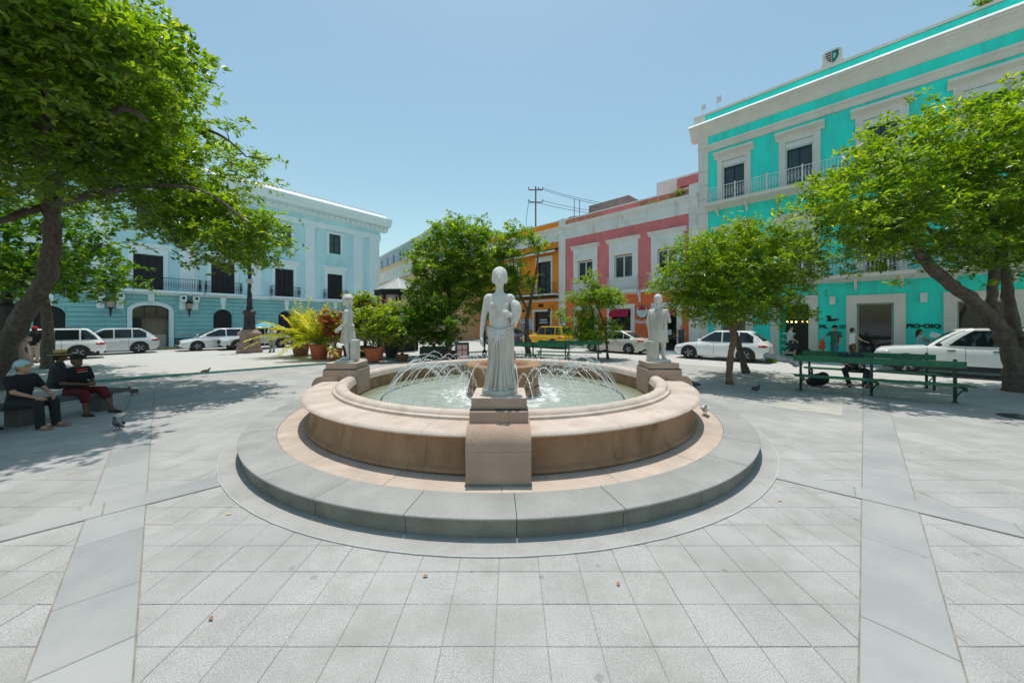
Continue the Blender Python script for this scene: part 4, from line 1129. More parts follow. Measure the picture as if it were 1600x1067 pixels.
db_ = gp(1166, 583)
tree('slanting_tree', 'dark slanting trunk just behind the bright round tree', [
    ([db_, db_+Vector((-.25,0,1.0)), db_+Vector((-.55,0,2.0)), db_+Vector((-.6,0,3.2)), db_+Vector((-.3,0,4.2))], [.13,.11,.09,.06,.03])],
    [(9.2,14.1,4.4,1.9,1.5,1.2),(8.2,14.1,3.6,1.2,1.2,.8)], 170, 34, .38, .14, M['leaf_dark'], seed=33, gaps=4)
# young tree in front of the beige sedan
yb = gp(950, 561)
tree('young_tree', 'young thin tree with bright leaves in front of the beige sedan', [
    ([yb, yb+Vector((-.12,0,1.3)), yb+Vector((-.35,0,2.3)), yb+Vector((-.75,0,3.4)), yb+Vector((-.8,0,4.6))], [.07,.06,.05,.035,.015])],
    [(4.6,19.6,3.4,1.6,1.3,.65),(3.6,19.5,2.5,1.2,1.1,.65),(5.3,19.6,3.3,1.0,1.0,.5),(4.4,19.5,1.5,1.4,1.1,.8),(4.2,19.6,4.4,.7,.7,.4)], 380, 38, .30, .145, M['leaf_light'], seed=41, gaps=5, gapr=.6, aspect=.36, yellow=.07)
# dense dark trees in the middle
mbb = dp(700, 20.5)
tree('dense_tree', 'dense dark green tree in the middle behind the jets', [
    ([mbb, mbb+Vector((0,0,1.5)), mbb+Vector((.1,0,3)), mbb+Vector((0,0,5.5))], [.18,.16,.14,.07]),
    ([mbb+Vector((0,0,2.2)), mbb+Vector((-.9,0,3.6)), mbb+Vector((-1.4,0,5))], [.10,.07,.03]), ([mbb+Vector((0,0,2.4)), mbb+Vector((1.1,0,3.8)), mbb+Vector((1.6,0,5.4))], [.10,.07,.03])],
    [(-3.9,20.5,5.4,2.0,1.9,2.0),(-1.7,20.6,5.7,1.8,1.8,2.0),(-4.7,20.2,3.6,1.4,1.5,1.5),(-2.9,20.4,7.3,1.6,1.4,1.0),(-4.9,20.4,5.9,1.0,1.2,1.3),(-1.2,20.3,3.6,1.2,1.4,1.6),(-3.0,20.1,3.4,1.9,1.4,1.6)], 680, 46, .36, .18, M['leaf'], seed=51, gaps=14, gapr=.6, aspect=.45, yellow=.03)
ob = dp(826, 21.0)
tree('slender_tree', 'slender open tree with visible limbs before the orange building', [
    ([ob, ob+Vector((-.15,0,1.6)), ob+Vector((.1,0,3.2)), ob+Vector((.45,0,5.0)), ob+Vector((.6,0,6.6))], [.17,.14,.10,.06,.02]),
    ([ob+Vector((.0,0,2.6)), ob+Vector((-.7,0,4.2)), ob+Vector((-1.0,0,6.4))], [.08,.06,.02])],
    [(-.2,21,5.0,1.0,1.0,2.0),(1.2,21,6.8,1.0,.8,.6),(.9,20.8,4.4,.8,.8,.5),(.2,21,7.4,.9,.8,.6),(1.5,20.8,3.7,.5,.5,.35)], 210, 30, .36, .18, M['leaf'], seed=55, gaps=5, gapr=.6, yellow=.05)

# ---- potted plants and shrubs on the terrace
def pot(parent, r, h, m=None):
    return MB().lathe([(0,0),(r*.68,0),(r*.72,.03),(r*.93,h*.80),(r*.94,h*.84),(r*1.03,h*.85),(r*1.06,h*.98),(r*.96,h),(r*.90,h*.92),(0,h*.9)], 24, close=False).build('pot', m or M['terracotta'], parent, 40)
def shrub(root, lobes, n, per, crad, ls, m, seed, stems=8, h0=.5, aspect=.45, yellow=.05, flowers=None):
    rs = np.random.RandomState(seed); C = []
    tot = sum(l[3]*l[4]*l[5] for l in lobes)
    for l in lobes:
        k = max(4, int(n*l[3]*l[4]*l[5]/tot))
        d = rs.randn(k,3); d /= np.linalg.norm(d,axis=1,keepdims=True)
        C.append(np.array(l[:3])+d*np.array(l[3:6])*(rs.rand(k,1)**.4)*(1+.12*rs.randn(k,1)))
    C = np.concatenate(C)
    mb = MB()
    for i in range(stems):
        a = C[rs.randint(len(C))]; s = np.array([rs.randn()*.06, rs.randn()*.06, h0])
        mb.tube([s, s+(a-s)*.5+np.array([0,0,.12]), a], [.018,.013,.006], 5, False)
    for a in C[::3]:
        b = C[rs.randint(len(C))]; mb.tube([a*.55+np.array([0,0,h0])*.45, a], [.008,.004], 4, False)
    mb.build('stems', M['barkred'], root, 180, recalc=False)
    link('foliage', leaf_mesh('foliage', *clumps(C, rs, per, crad, ls, aspect, .45, yellow=yellow), m), root)
    if flowers:
        m_f, nf, fs, zmin = flowers
        sel = [c for c in C if c[2] > zmin]; fb = MB()
        for i in range(nf):
            c = sel[rs.randint(len(sel))]+rs.randn(3)*.10
            for q in range(5):
                t = 2*math.pi*q/5+rs.rand()
                e = np.array([math.cos(t), math.sin(t), rs.rand()*.6])*fs
                w = np.array([-math.sin(t), math.cos(t), 0])*fs*.5
                fb.add([c, c+e*.6+w, c+e, c+e*.6-w], [(0,1,2,3)])
        fb.build('flowers', m_f, root, recalc=False)['kind'] = 'stuff'
def palm(root, h0, n, L, m, seed, spread=1.0):
    rs = np.random.RandomState(seed); pos=[]; ax=[]; nr=[]; sz=[]; wd=[]; rn=[]
    mb = MB()
    for i in range(n):
        th = rs.rand()*2*math.pi; el = rs.uniform(.35,1.45); l = L*rs.uniform(.7,1.1); s = np.array([rs.randn()*.10, rs.randn()*.10, h0])
        d = np.array([math.cos(th)*math.cos(el)*spread, math.sin(th)*math.cos(el)*spread, math.sin(el)])
        P = []; tone = rs.rand()
        for k in range(12):
            t = k/11; P.append(s+d*l*t+np.array([0,0,-1])*l*.50*t*t*math.cos(el)*1.1)
        mb.tube(P, [.016*(1-t/13) for t in range(12)], 4, False)
        sd = np.array([-math.sin(th), math.cos(th), 0])
        for k in range(2,12):
            for u in (0,.5):
                if k == 11 and u: continue
                p = P[k]+(P[min(k+1,11)]-P[k])*u; tg = P[min(k+1,11)]-P[k-1]; tg /= np.linalg.norm(tg)
                for sg in (-1,1):
                    pos.append(p); ax.append(tg*.75+sd*sg*.9+np.array([0,0,rs.uniform(-.35,.1)])); nr.append(np.array([0,0,1])+rs.randn(3)*.3)
                    q = .42*(1-.55*abs(k/11-.45)); sz.append(q*rs.uniform(.8,1.15)); wd.append(.068); rn.append(.5*tone+.5*rs.rand())
    mb.build('stems', mat('palm stem',(.30,.27,.04),.6), root, 180, recalc=False)
    link('foliage', leaf_mesh('foliage', np.array(pos), np.array(ax), np.array(nr), np.array(sz), np.array(wd), np.array(rn), m, .1), root)
KZ = KH
m_pink = mat('pink bracts',(.72,.03,.10),.6,var=.3,scale=20,bump=0); m_wh = flat('white petals',(.75,.72,.65)); m_orf = flat('orange petals',(.72,.17,.03))
def potted(label, px, D, r, h, z=KZ, cat='potted plant', m=None):
    e = empty('potted_plant', dp(px, D, z)); tag(e, label, cat, 'potted plants along the terrace')
    pot(e, r, h, m); return e
e = potted('yellow-green palm in the clay pot furthest left of the planters', 470, 20.6, .50, .85, m=mat('brown clay',(.27,.13,.08),.8,var=.2)); palm(e, .8, 46, 2.75, M['leaf_yellow'], 3)
e = potted('feathery palm in the large red pot left of the hatted statue', 499, 18.6, .48, .80); palm(e, .75, 42, 2.3, M['leaf_yellow'], 4)
e = potted('pink bougainvillea in a small red pot behind the hatted statue', 524, 18.2, .36, .62)
shrub(e, [(-.1,0,1.5,.55,.5,.65),(-.2,0,2.15,.6,.5,.4)], 70, 26, .20, .10, M['leaf'], 5, 8, .6, flowers=(m_pink, 190, .125, 1.2))
e = potted('leafy shrub with white blooms in the big red pot right of the hatted statue', 585, 17.9, .50, .66)
shrub(e, [(0,0,1.5,.7,.6,.7),(-.5,0,2.3,.75,.6,.35),(.6,.2,2.2,.7,.5,.4),(.9,.1,1.6,.6,.5,.5)], 130, 30, .24, .15, M['leaf_bright'], 6, 14, .6, yellow=.1, flowers=(m_wh, 26, .15, 1.8))
e = potted('tall pale green shrub in a dark planter below the kiosk roof', 570, 20.3, .45, .6, m=flat('dark planter',(.04,.045,.05)))
shrub(e, [(-.3,0,2.0,1.0,.7,.7),(.3,0,3.0,1.1,.7,.55),(-.4,0,3.3,.8,.6,.4),(1.0,0,2.4,.8,.6,.5)], 160, 30, .26, .17, M['leaf_bright'], 7, 14, .6, flowers=(m_orf, 70, .15, 1.4))
e = potted('low dark shrub in front of the hedge', 628, 18.4, .34, .35, z=0, m=mat('brown clay low',(.2,.1,.06),.8))
shrub(e, [(0,0,1.0,.42,.4,.55),(-.1,0,1.7,.5,.4,.4),(.25,0,1.9,.4,.4,.4)], 90, 26, .18, .10, M['leaf_dark'], 8, 8, .3)
e = potted('slim plant in a dark maroon pot beside the menu board', 705, 17.6, .26, .62, z=0, m=flat('maroon pot',(.09,.02,.025)))
shrub(e, [(0,0,1.1,.25,.25,.35),(0,.1,1.9,.3,.3,.5)], 40, 20, .14, .13, M['leaf_dark'], 12, 6, .5)
e = potted('bushy green shrub in a dark planter between the big red pot and the hedge', 612, 19.6, .40, .5, m=flat('dark planter two',(.04,.045,.05)))
shrub(e, [(0,0,1.5,.8,.6,.8),(.3,0,2.5,.8,.6,.6),(-.5,0,2.4,.6,.5,.5)], 150, 30, .25, .15, M['leaf_bright'], 17, 12, .5, yellow=.08)
e = potted('pale flowering shrub in a dark planter behind the hatted statue', 546, 20.6, .40, .6, m=flat('dark planter three',(.04,.045,.05)))
shrub(e, [(0,0,1.6,.8,.6,.8),(.2,0,2.6,.8,.6,.5),(.9,0,3.1,.7,.5,.4)], 130, 28, .25, .15, M['leaf_bright'], 18, 12, .5, yellow=.1, flowers=(m_orf, 40, .15, 1.6))
hd = empty('hedge', dp(680, 18.6)); tag(hd, 'dark clipped hedge box behind the left jets', 'hedge')
MB().bbox(-.75,.75,-.3,.3,0,.75,.02).build('planter_box', flat('dark green planter',(.012,.03,.022)), hd)
shrub(hd, [(-.5,0,1.7,1.1,.5,1.0),(.7,0,1.5,.9,.5,.85),(0,0,2.8,1.3,.6,.7),(-1.2,0,2.2,.7,.5,.7)], 300, 34, .26, .15, M['leaf_dark'], 13, 16, .7)
gs = empty('grass_tuft', gp(1207,567,0)); tag(gs, 'small tuft of bright grass behind the white crossover', 'grass')
rs_ = np.random.RandomState(2); n_ = 60
link('blades', leaf_mesh('blades', np.c_[rs_.randn(n_)*.12, rs_.randn(n_)*.08, np.zeros(n_)], np.c_[rs_.randn(n_)*.4, rs_.randn(n_)*.4, np.ones(n_)], rs_.randn(n_,3), np.full(n_,.28), np.full(n_,.035), rs_.rand(n_), M['leaf_light']), gs)
# roof weeds on the pink and turquoise parapets
for (u, y, z, s, lab, tb_) in ((-1.15,-.1,10.5,.35,'green weed growing at the end of the pink cornice',pink),(11.2,.1,15.4,.28,'small weed growing on the turquoise parapet',teal)):
    q = tb_.matrix_basis @ Vector((u,y,z))
    w = empty('roof_weed', q); tag(w, lab, 'weed')
    shrub(w, [(0,0,s,s,s,s)], 16, 24, .10, .10, M['leaf_light'], 61, 4, 0)
rs_ = np.random.RandomState(6); n_ = 420
q = teal.matrix_basis
wd_ = empty('cornice_grass', q @ Vector((-5.5,-.15,10.5))); wd_['kind'] = 'stuff'; wd_['label'] = 'dry yellow grass growing along the pink cornice'; wd_['category'] = 'grass'
uu = np.concatenate([rs_.uniform(-10.6,-7,160), rs_.uniform(-4,-.9,n_-160)]); P_ = np.array([tuple(q @ Vector((u,-.2+.12*rs_.rand(),10.46)) - wd_.location) for u in uu])
link('blades', leaf_mesh('blades', P_, np.c_[rs_.randn(n_)*.5, rs_.randn(n_)*.5, np.ones(n_)], rs_.randn(n_,3), rs_.uniform(.12,.38,n_), np.full(n_,.03), rs_.rand(n_), leafmat('dry grass',(.22,.16,.05),(.36,.28,.09),(.42,.38,.12))), wd_)
# ------------------------------------------------------------------ cars
m_tyre = mat('tyre rubber', (.018,.018,.019), .85, var=.2, bump=.1)
m_rim = flat('alloy rim', (.52,.53,.54), .3, .5, .8)
m_rimdk = flat('dark rim', (.05,.05,.055), .4, .5, .4)
m_trim = flat('black plastic trim', (.02,.021,.022), .6)
m_carglass = glass('car glass', (.012,.02,.022), .04)
m_red = flat('red tail lamp', (.32,.008,.012), .2, .5)
m_head = flat('clear lamp', (.55,.58,.6), .12, .6)
m_chrome = flat('bright metal', (.6,.6,.6), .2, .5, .9)
m_plate = flat('number plate', (.6,.6,.56), .5)
def paint(name, c): return mat(name, c, .32, var=.03, scale=1, bump=0, spec=.5, coat=.6)
def lerp_tab(tab, x):
    if x <= tab[0][0]: return tab[0][1]
    for (a, va), (b, vb) in zip(tab, tab[1:]):
        if x <= b:
            t = (x-a)/(b-a); t = t*t*(3-2*t) if True else t
            return va+(vb-va)*t
    return tab[-1][1]
def car(label, loc, rz, p, spec, group, cat='car', name='parked_car', rimm=None):
    s = spec; L, W, H = s['L'], s['W'], s['H']; hw = W/2
    root = empty(name, loc, rz); tag(root, label, cat, group)
    zb = s.get('clear', .2); top = s['top']       # top: table x -> z of bonnet, belt line and tail
    def half(x):
        e = abs(x)/(L/2)
        return hw*(1-.05*e**2-.22*max(0, (e-.80)/.20)**2.4)
    def bot(x):
        e = abs(x)/(L/2); return zb+.14*max(0,(e-.82)/.18)**1.5
    sec = [(0,.0),(.80,.0),(.93,.04),(.985,.16),(1.0,.42),(.992,.66),(.965,.86),(.915,.955),(.80,.99),(.45,1.008),(0,1.012)]
    xs = [-L/2, -L/2+.03, -L/2+.10, -L/2+.22, -L/2+.4]+[(-L/2+.4)+(L-.8)*k/18 for k in range(1,18)]+[L/2-.4, L/2-.22, L/2-.10, L/2-.03, L/2]
    def ring_(x):
        h = half(x); z0 = bot(x); z1 = lerp_tab(top, x)
        e = abs(x)/(L/2)
        sh = max(0,(e-.955)/.045); z1 -= .16*sh**2; z0 += .05*sh**2
        r = [(x, h*a, z0+(z1-z0)*b) for a, b in sec]
        return r+[(q[0],-q[1],q[2]) for q in r[-2:0:-1]]
    MB().loft([ring_(x) for x in xs]).build('body', p, root, 38)
    def side_y(x, z):
        h = half(x); z0 = bot(x); z1 = lerp_tab(top, x); t = (z-z0)/(z1-z0)
        for (a, b), (a2, b2) in zip(sec[1:], sec[2:]):
            if b <= t <= b2 and b2 > b: return h*(a+(a2-a)*(t-b)/(b2-b))
        return h
    # cabin as a stack of rounded slices
    cb = s['cabin']    # (rear bottom x, rear top x, front top x, front bottom x, z of belt)
    xr0, xr1, xf1, xf0, zc = cb; NE = 5.5
    def sl(t):
        u = t
        xr = xr0+(xr1-xr0)*(u**1.15); xf = xf0+(xf1-xf0)*(u**1.1)
        b = hw*.925*(1-(1-s.get('tumble',.76)/.925*1.0)*u)
        z = zc-.03+(H-zc+.03)*(1-(1-u)**1.25)
        if t > .93: k = (t-.93)/.07; a_ = 1-.10*k*k; b *= 1-.12*k*k; xm = (xr+xf)/2; xr = xm+(xr-xm)*a_; xf = xm+(xf-xm)*a_
        return xr, xf, b, z
    rings = []
    for t in (0,.12,.3,.5,.7,.84,.93,.97,1.0):
        xr, xf, b, z = sl(t); xm, a = (xr+xf)/2, (xf-xr)/2; r = []
        for k in range(36):
            th = 2*math.pi*k/36; c_, s_ = math.cos(th), math.sin(th)
            r.append((xm+a*math.copysign(abs(c_)**(2/NE),c_), b*math.copysign(abs(s_)**(2/NE),s_), z+(.02*(1-(s_*s_))*0)))
        rings.append(r)
    MB().loft(rings).build('cabin', s.get('roofmat') or p, root, 40)
    def on_side(x, t, sg, off=.008):
        xr, xf, b, z = sl(t); xm, a = (xr+xf)/2, (xf-xr)/2
        q = min(.9999, abs((x-xm)/a)); return (x, sg*(b*(1-q**NE)**(1/NE)+off), z)
    def on_end(yf, t, front, off=.008):
        xr, xf, b, z = sl(t); xm, a = (xr+xf)/2, (xf-xr)/2
        x = a*(1-abs(yf)**NE)**(1/NE)+off; return (xm+(x if front else -x), yf*b, z)
    ts = [.10,.3,.5,.7,.84]
    splits = s['split']           # x fractions of side-window edges along the cabin, in pairs
    for sg in (-1,1):
        for (f0, f1) in splits:
            mb = MB(); grid = []
            for t in ts:
                xr, xf, b, z = sl(t); lo, hi = xr+.16, xf-.16
                xA = xr0+(xf0-xr0)*f0; xB = xr0+(xf0-xr0)*f1
                xA = max(lo, min(xA, hi)); xB = max(lo, min(xB, hi))
                grid.append([on_side(xA+(xB-xA)*k/6, t, sg) for k in range(7)])
            for i in range(len(grid)-1):
                for k in range(6): mb.add([grid[i][k],grid[i][k+1],grid[i+1][k+1],grid[i+1][k]],[(0,1,2,3)])
            mb.build('side_window', m_carglass, root, 180)
        # seam, handles, mirror, sill, lamps
        for x in s['seams']:
            pts = [(x, sg*(side_y(x,z)+.001), z) for z in [zb+.12+(lerp_tab(top,x)-zb-.16)*k/8 for k in range(9)]]
            MB().tube(pts, .006, 4).build('door_seam', m_trim, root)
        for x in s['handles']:
            z = lerp_tab(top,x)-.13; y = side_y(x,z); MB().bbox(x-.10,x+.10,sg*y-.022,sg*y+.022,z-.016,z+.016,.006).build('door_handle', s.get('handle') or p, root)
        xm = xf0-.32; MB().ball((xm, sg*(hw+.07), zc+.10), (.09,.12,.07), 10, 6).build('wing_mirror', p if s.get('mirror_body',1) else m_trim, root, 180)
        if s.get('clad'):
            pts = [x for x in np.linspace(-L/2+.25, L/2-.25, 14)]; mb = MB()
            for a, b in zip(pts, pts[1:]):
                ya, yb = side_y(a,zb+.16)+.012, side_y(b,zb+.16)+.012
                mb.add([(a,sg*ya,zb+.02),(b,sg*yb,zb+.02),(b,sg*yb,zb+.20),(a,sg*ya,zb+.20)],[(0,1,2,3)])
            mb.build('sill_cladding', m_trim, root)
        # lamps wrap round the corners
        xh = L/2-.30; zh = lerp_tab(top, xh)-s.get('lampdrop',.16)
        hl = MB().ball((0,0,0),(.24,.07,.075),12,8).build('headlight', m_head, root, 180, loc=(xh+.04, sg*(half(xh)-.055), zh), rot=(0,.10,-sg*.42))
        xt = -L/2+.20; zt = lerp_tab(top, xt)-s.get('taildrop',.17)
        MB().ball((0,0,0),(.21,.055,.065),12,8).build('tail_light', m_red, root, 180, loc=(xt, sg*(half(xt)-.03), zt), rot=(0,0,sg*.30))
    for front in (True, False):
        mb = MB(); ts2 = [.06,.25,.45,.65,.82]
        if not front: ts2 = [.22,.4,.6,.78]
        g = [[on_end(-.86+1.72*k/8, t, front) for k in range(9)] for t in ts2]
        for i in range(len(g)-1):
            for k in range(8): mb.add([g[i][k],g[i][k+1],g[i+1][k+1],g[i+1][k]],[(0,1,2,3)])
        mb.build('windscreen' if front else 'rear_window', m_carglass, root, 180)
    zg = zb+.34; MB().bbox(L/2-.10, L/2+.012, -hw*.52, hw*.52, zg-.10, zg+.16, .02).build('grille', m_trim, root)
    MB().bbox(L/2-.2, L/2-.01, -hw*.70, hw*.70, zb+.06, zb+.15, .02).build('lower_grille', m_trim, root)
    MB().bbox(-L/2-.012, -L/2+.1, -.26, .26, zb+.42, zb+.54, .006).build('number_plate', m_plate, root)
    MB().bbox(-L/2+.01, -L/2+.2, -hw*.75, hw*.75, zb+.08, zb+.22, .02).build('rear_bumper', m_trim, root)
    if s.get('rails'):
        for sg in (-1,1): MB().tube([(xr1+.2,sg*hw*.62,H-.02),(xr1+.3,sg*hw*.62,H+.035),(xf1-.35,sg*hw*.62,H+.035),(xf1-.2,sg*hw*.62,H-.02)],.016,6).build('roof_rail', m_trim, root)
    wr = s['wr']; fx = L/2-s['fo']; rx = fx-s['wb']
    wells = MB()
    for x in (fx, rx):
        for sg in (-1,1):
            y = half(x)
            n = 18; R_ = wr*1.17
            arch = [(x+R_*math.cos(math.pi*k/n), wr+R_*math.sin(math.pi*k/n)) for k in range(n+1)]
            arch = [(x+R_, max(zb,.05))]+arch+[(x-R_, max(zb,.05))]
            mb = MB(); mb.xz(arch[::-1], -.02, .02)
            mb.build('wheel_arch', m_trim, root, loc=(0, sg*(y-.002), 0))
            w = empty('wheel', (x, sg*(y-.085), wr), 0, root)
            MB().lathe([(wr*.60,-.10),(wr*.93,-.105),(wr*.985,-.085),(wr,-.04),(wr,.04),(wr*.985,.085),(wr*.93,.105),(wr*.60,.10)],28).build('tyre', m_tyre, w, 45, rot=(R(90),0,0))
            rm = MB(); rm.lathe([(wr*.60,-.09),(wr*.68,-.10),(wr*.68,.10),(wr*.60,.09)],28)
            for k in range(5):
                for d in (-.13,.13):
                    t = 2*math.pi*k/5; p0 = (wr*.12*math.cos(t), wr*.12*math.sin(t)); p1 = (wr*.63*math.cos(t+d), wr*.63*math.sin(t+d))
                    for zz in (.075*1, -.075):
                        rm.tube([(p0[0],p0[1],zz*1.12),(p1[0],p1[1],zz)], [.042,.034], 4)
            rm.lathe([(0,-.10),(wr*.17,-.095),(wr*.17,.095),(0,.10)],12,close=False)
            rm.build('rim', rimm or m_rim, w, 40, rot=(R(90),0,0))
            MB().lathe([(0,-.05),(wr*.62,-.05),(wr*.62,.05),(0,.05)],20,close=False).build('brake_disc', m_rimdk, w, rot=(R(90),0,0))
    return root
SUV = dict(L=4.55,W=1.86,H=1.62,clear=.20,top=[(-2.27,.92),(-1.9,1.00),(-1.2,1.02),(.6,.98),(.95,.96),(1.7,.88),(2.1,.78),(2.27,.70)],
           cabin=(-2.18,-1.62,.18,1.10,.98), split=[(.04,.24),(.26,.50),(.52,.96)], seams=(-.75,.22,1.0), handles=(-.45,.52), wr=.355, fo=.90, wb=2.68, clad=1, rails=1, tumble=.74)
CROSS = dict(L=4.48,W=1.85,H=1.58,clear=.19,top=[(-2.24,.92),(-1.8,1.00),(-1.2,1.00),(.5,.95),(.9,.94),(1.6,.88),(2.05,.78),(2.24,.68)],
           cabin=(-2.16,-1.35,.10,1.12,.95), split=[(.16,.34),(.36,.57),(.59,.97)], seams=(-.85,.12,.98), handles=(-.6,.4), wr=.36, fo=.88, wb=2.68, tumble=.72, mirror_body=1, taildrop=.12)
SEDAN = dict(L=4.55,W=1.77,H=1.46,clear=.17,top=[(-2.27,.86),(-2.0,.98),(-1.4,1.00),(-.9,.96),(.6,.90),(1.0,.87),(1.7,.78),(2.1,.68),(2.27,.58)],
           cabin=(-1.78,-.72,.10,1.18,.92), split=[(.14,.28),(.30,.56),(.58,.97)], seams=(-.72,.22,1.05), handles=(-.45,.5), wr=.325, fo=.92, wb=2.68, tumble=.70, taildrop=.10)
BOXY = dict(L=4.25,W=1.82,H=1.70,clear=.22,top=[(-2.12,1.0),(-1.7,1.06),(.4,1.04),(.75,1.05),(1.6,1.0),(1.95,.95),(2.12,.84)],
           cabin=(-2.06,-1.88,.15,.80,1.02), split=[(.05,.20),(.24,.55),(.57,.97)], seams=(-.7,.2,.85), handles=(-.4,.5), wr=.36, fo=.82, wb=2.57, clad=1, rails=1, tumble=.80)
BIG = dict(L=4.85,W=1.93,H=1.80,clear=.24,top=[(-2.42,1.05),(-2.0,1.14),(.5,1.12),(.9,1.12),(1.8,1.06),(2.2,1.0),(2.42,.86)],
           cabin=(-2.36,-2.05,.10,1.05,1.10), split=[(.05,.24),(.24,.97)], seams=(-.9,.1,1.0), handles=(-.6,.42), wr=.38, fo=.90, wb=2.86, clad=1, rails=1, tumble=.80, mirror_body=0, handle=m_trim)
HATCH = dict(L=4.5,W=1.8,H=1.52,clear=.18,top=[(-2.25,.9),(-1.9,1.0),(-1.0,.98),(.7,.90),(1.1,.86),(1.8,.76),(2.1,.66),(2.25,.56)],
           cabin=(-2.1,-1.3,.05,1.32,.92), split=[(.10,.28),(.30,.54),(.56,.97)], seams=(-.75,.25,1.1), handles=(-.5,.5), wr=.33, fo=.90, wb=2.68, tumble=.70)
white_p = paint('white car paint', (.78,.79,.79)); silver_p = paint('silver car paint', (.55,.58,.59)); beige_p = paint('beige car paint', (.52,.50,.45)); yel_p = paint('yellow car paint', (.78,.42,.005)); dk_p = paint('dark grey car paint', (.05,.07,.09)); pale_p = paint('pale silver car paint', (.66,.69,.70))
GR = 'cars parked along the right-hand street'; GL = 'cars parked before the blue building'
rzR = math.atan2(.721,-.693)
def on_right(u, off): return Vector((12.2+.693*u-.721*off, 23-.721*u-.693*off, .004))
car('white compact crossover with red tail light behind the thin reddish trunk', (11.43,19.26,.004), rzR, white_p, CROSS, GR)
car('beige four-door sedan parked before the burger restaurant', (7.08,23.9,.004), rzR, beige_p, SEDAN, GR)
car('bright yellow boxy off-roader parked before the orange building', (2.83,28.3,.004), rzR, yel_p, BOXY, GR)
car('dark grey car mostly hidden left of the yellow off-roader', on_right(-15.4,3.1), rzR, dk_p, HATCH, GR)
car('large white off-road wagon behind the green benches', (17.17,13.35,.004), rzR, white_p, BIG, GR)
rzL = math.atan2(-.792,-.611)
car('white sport utility car with roof rails behind the leaning trunk', (-24.35,18.1,KH), rzL, white_p, SUV, GL)
car('silver sport utility car showing its red tail light before the lit archway', (-24.85,21.6,KH), rzL, silver_p, CROSS, GL)
car('pale silver hatchback with sloping bonnet left of the lamp pedestal', (-21.3+.611*1.35-.792*.9, 23.9+.792*1.35+.611*.9, KH), rzL, pale_p, HATCH, GL)
car('silver people carrier half hidden by the lamp pedestal', (-19.2+.611*1.4-.792*.95, 24.7+.792*1.4+.611*.95, KH), rzL, silver_p, SUV, GL)
# ------------------------------------------------------------------ people and statues
def capsule(mb, p, q, r1, r2, n=10):
    p, q = Vector(p), Vector(q); d = (q-p)
    if d.length < 1e-6: d = Vector((0,0,1e-3))
    d.normalize()
    pts = [p-d*r1*.98, p-d*r1*.8, p-d*r1*.4, p, q, q+d*r2*.4, q+d*r2*.8, q+d*r2*.98]
    mb.tube(pts, [r1*.2, r1*.6, r1*.917, r1, r2, r2*.917, r2*.6, r2*.2], n)
def ell(c, a, b, n=24, th=0.0, fold=None, tilt=(0,0)):
    out = []
    for k in range(n):
        t = 2*math.pi*k/n; f = 1+(fold(t) if fold else 0)
        x, y = a*math.cos(t)*f, b*math.sin(t)*f
        if th: x, y = x*math.cos(th)-y*math.sin(th), x*math.sin(th)+y*math.cos(th)
        out.append((c[0]+x, c[1]+y, c[2]+x*tilt[0]+y*tilt[1]))
    return out
def soft(o, vox=.014, it=5, fac=.5):
    r = o.modifiers.new('remesh', 'REMESH'); r.mode = 'VOXEL'; r.voxel_size = vox; r.use_smooth_shade = True
    s = o.modifiers.new('smooth', 'SMOOTH'); s.iterations = it; s.factor = fac
    return o
def head(mb, c, s=1.0, yaw=0.0, pitch=0.0, hairless=False):
    """skull, jaw, nose, brow, lips and ears; face towards -y before turning"""
    M_ = Matrix.Translation(Vector(c)) @ Matrix.Rotation(yaw,4,'Z') @ Matrix.Rotation(pitch,4,'X')
    i0 = len(mb.v)
    mb.ball((0,.012,.03),(.077*s,.097*s,.105*s),14,10)
    mb.ball((0,-.028,-.045),(.056*s,.068*s,.075*s),12,8)
    capsule(mb,(0,-.094*s,.022),(0,-.112*s,-.018),.010*s,.015*s,6)
    mb.ball((0,-.082*s,.045),(.052*s,.022*s,.014*s),8,6)
    mb.ball((0,-.092*s,-.055),(.026*s,.014*s,.010*s),8,6)
    mb.ball((0,-.080*s,-.095),(.026*s,.022*s,.020*s),8,6)
    for sg in (-1,1): mb.ball((sg*.078*s,.01,.0),(.012*s,.022*s,.034*s),6,6)
    for i in range(i0, len(mb.v)): mb.v[i] = tuple(M_ @ Vector(mb.v[i]))
    return M_
def hand(mb, w, d, up, s=1.0, curl=.5):
    """palm and five fingers from wrist w towards d; up = back of the hand"""
    d = Vector(d).normalized(); up = Vector(up); up = (up-d*up.dot(d)).normalized(); sd = d.cross(up)
    w = Vector(w); pc = w+d*.05*s
    capsule(mb, w, w+d*.085*s, .024*s, .030*s, 8); capsule(mb, w+d*.03*s+sd*.018*s, w+d*.09*s+sd*.022*s, .018*s, .017*s, 6); capsule(mb, w+d*.03*s-sd*.018*s, w+d*.09*s-sd*.022*s, .018*s, .017*s, 6)
    for k, L in enumerate((.060,.072,.068,.054)):
        b = w+d*.095*s+sd*(-.030+.020*k)*s; c1 = d*math.cos(curl)-up*math.sin(curl); c2 = d*math.cos(curl*2)-up*math.sin(curl*2)
        m1 = b+c1*L*.55*s; capsule(mb, b, m1, .0095*s, .009*s, 6); capsule(mb, m1, m1+c2*L*.45*s, .009*s, .0075*s, 6)
    t0 = w+d*.03*s-sd*.026*s; t1 = t0+(d*.7-sd*.7-up*.2)*.040*s; capsule(mb, t0, t1, .013*s, .011*s, 6); capsule(mb, t1, t1+(d*.9-sd*.2-up*.3)*.032*s, .011*s, .008*s, 6)
skin_a = mat('light tanned skin', (.40,.22,.15), .6, var=.08, bump=.03); skin_b = mat('brown skin', (.14,.065,.04), .55, var=.08, bump=.03)
skin_c = mat('fair skin', (.50,.30,.22), .6, var=.08, bump=.03)
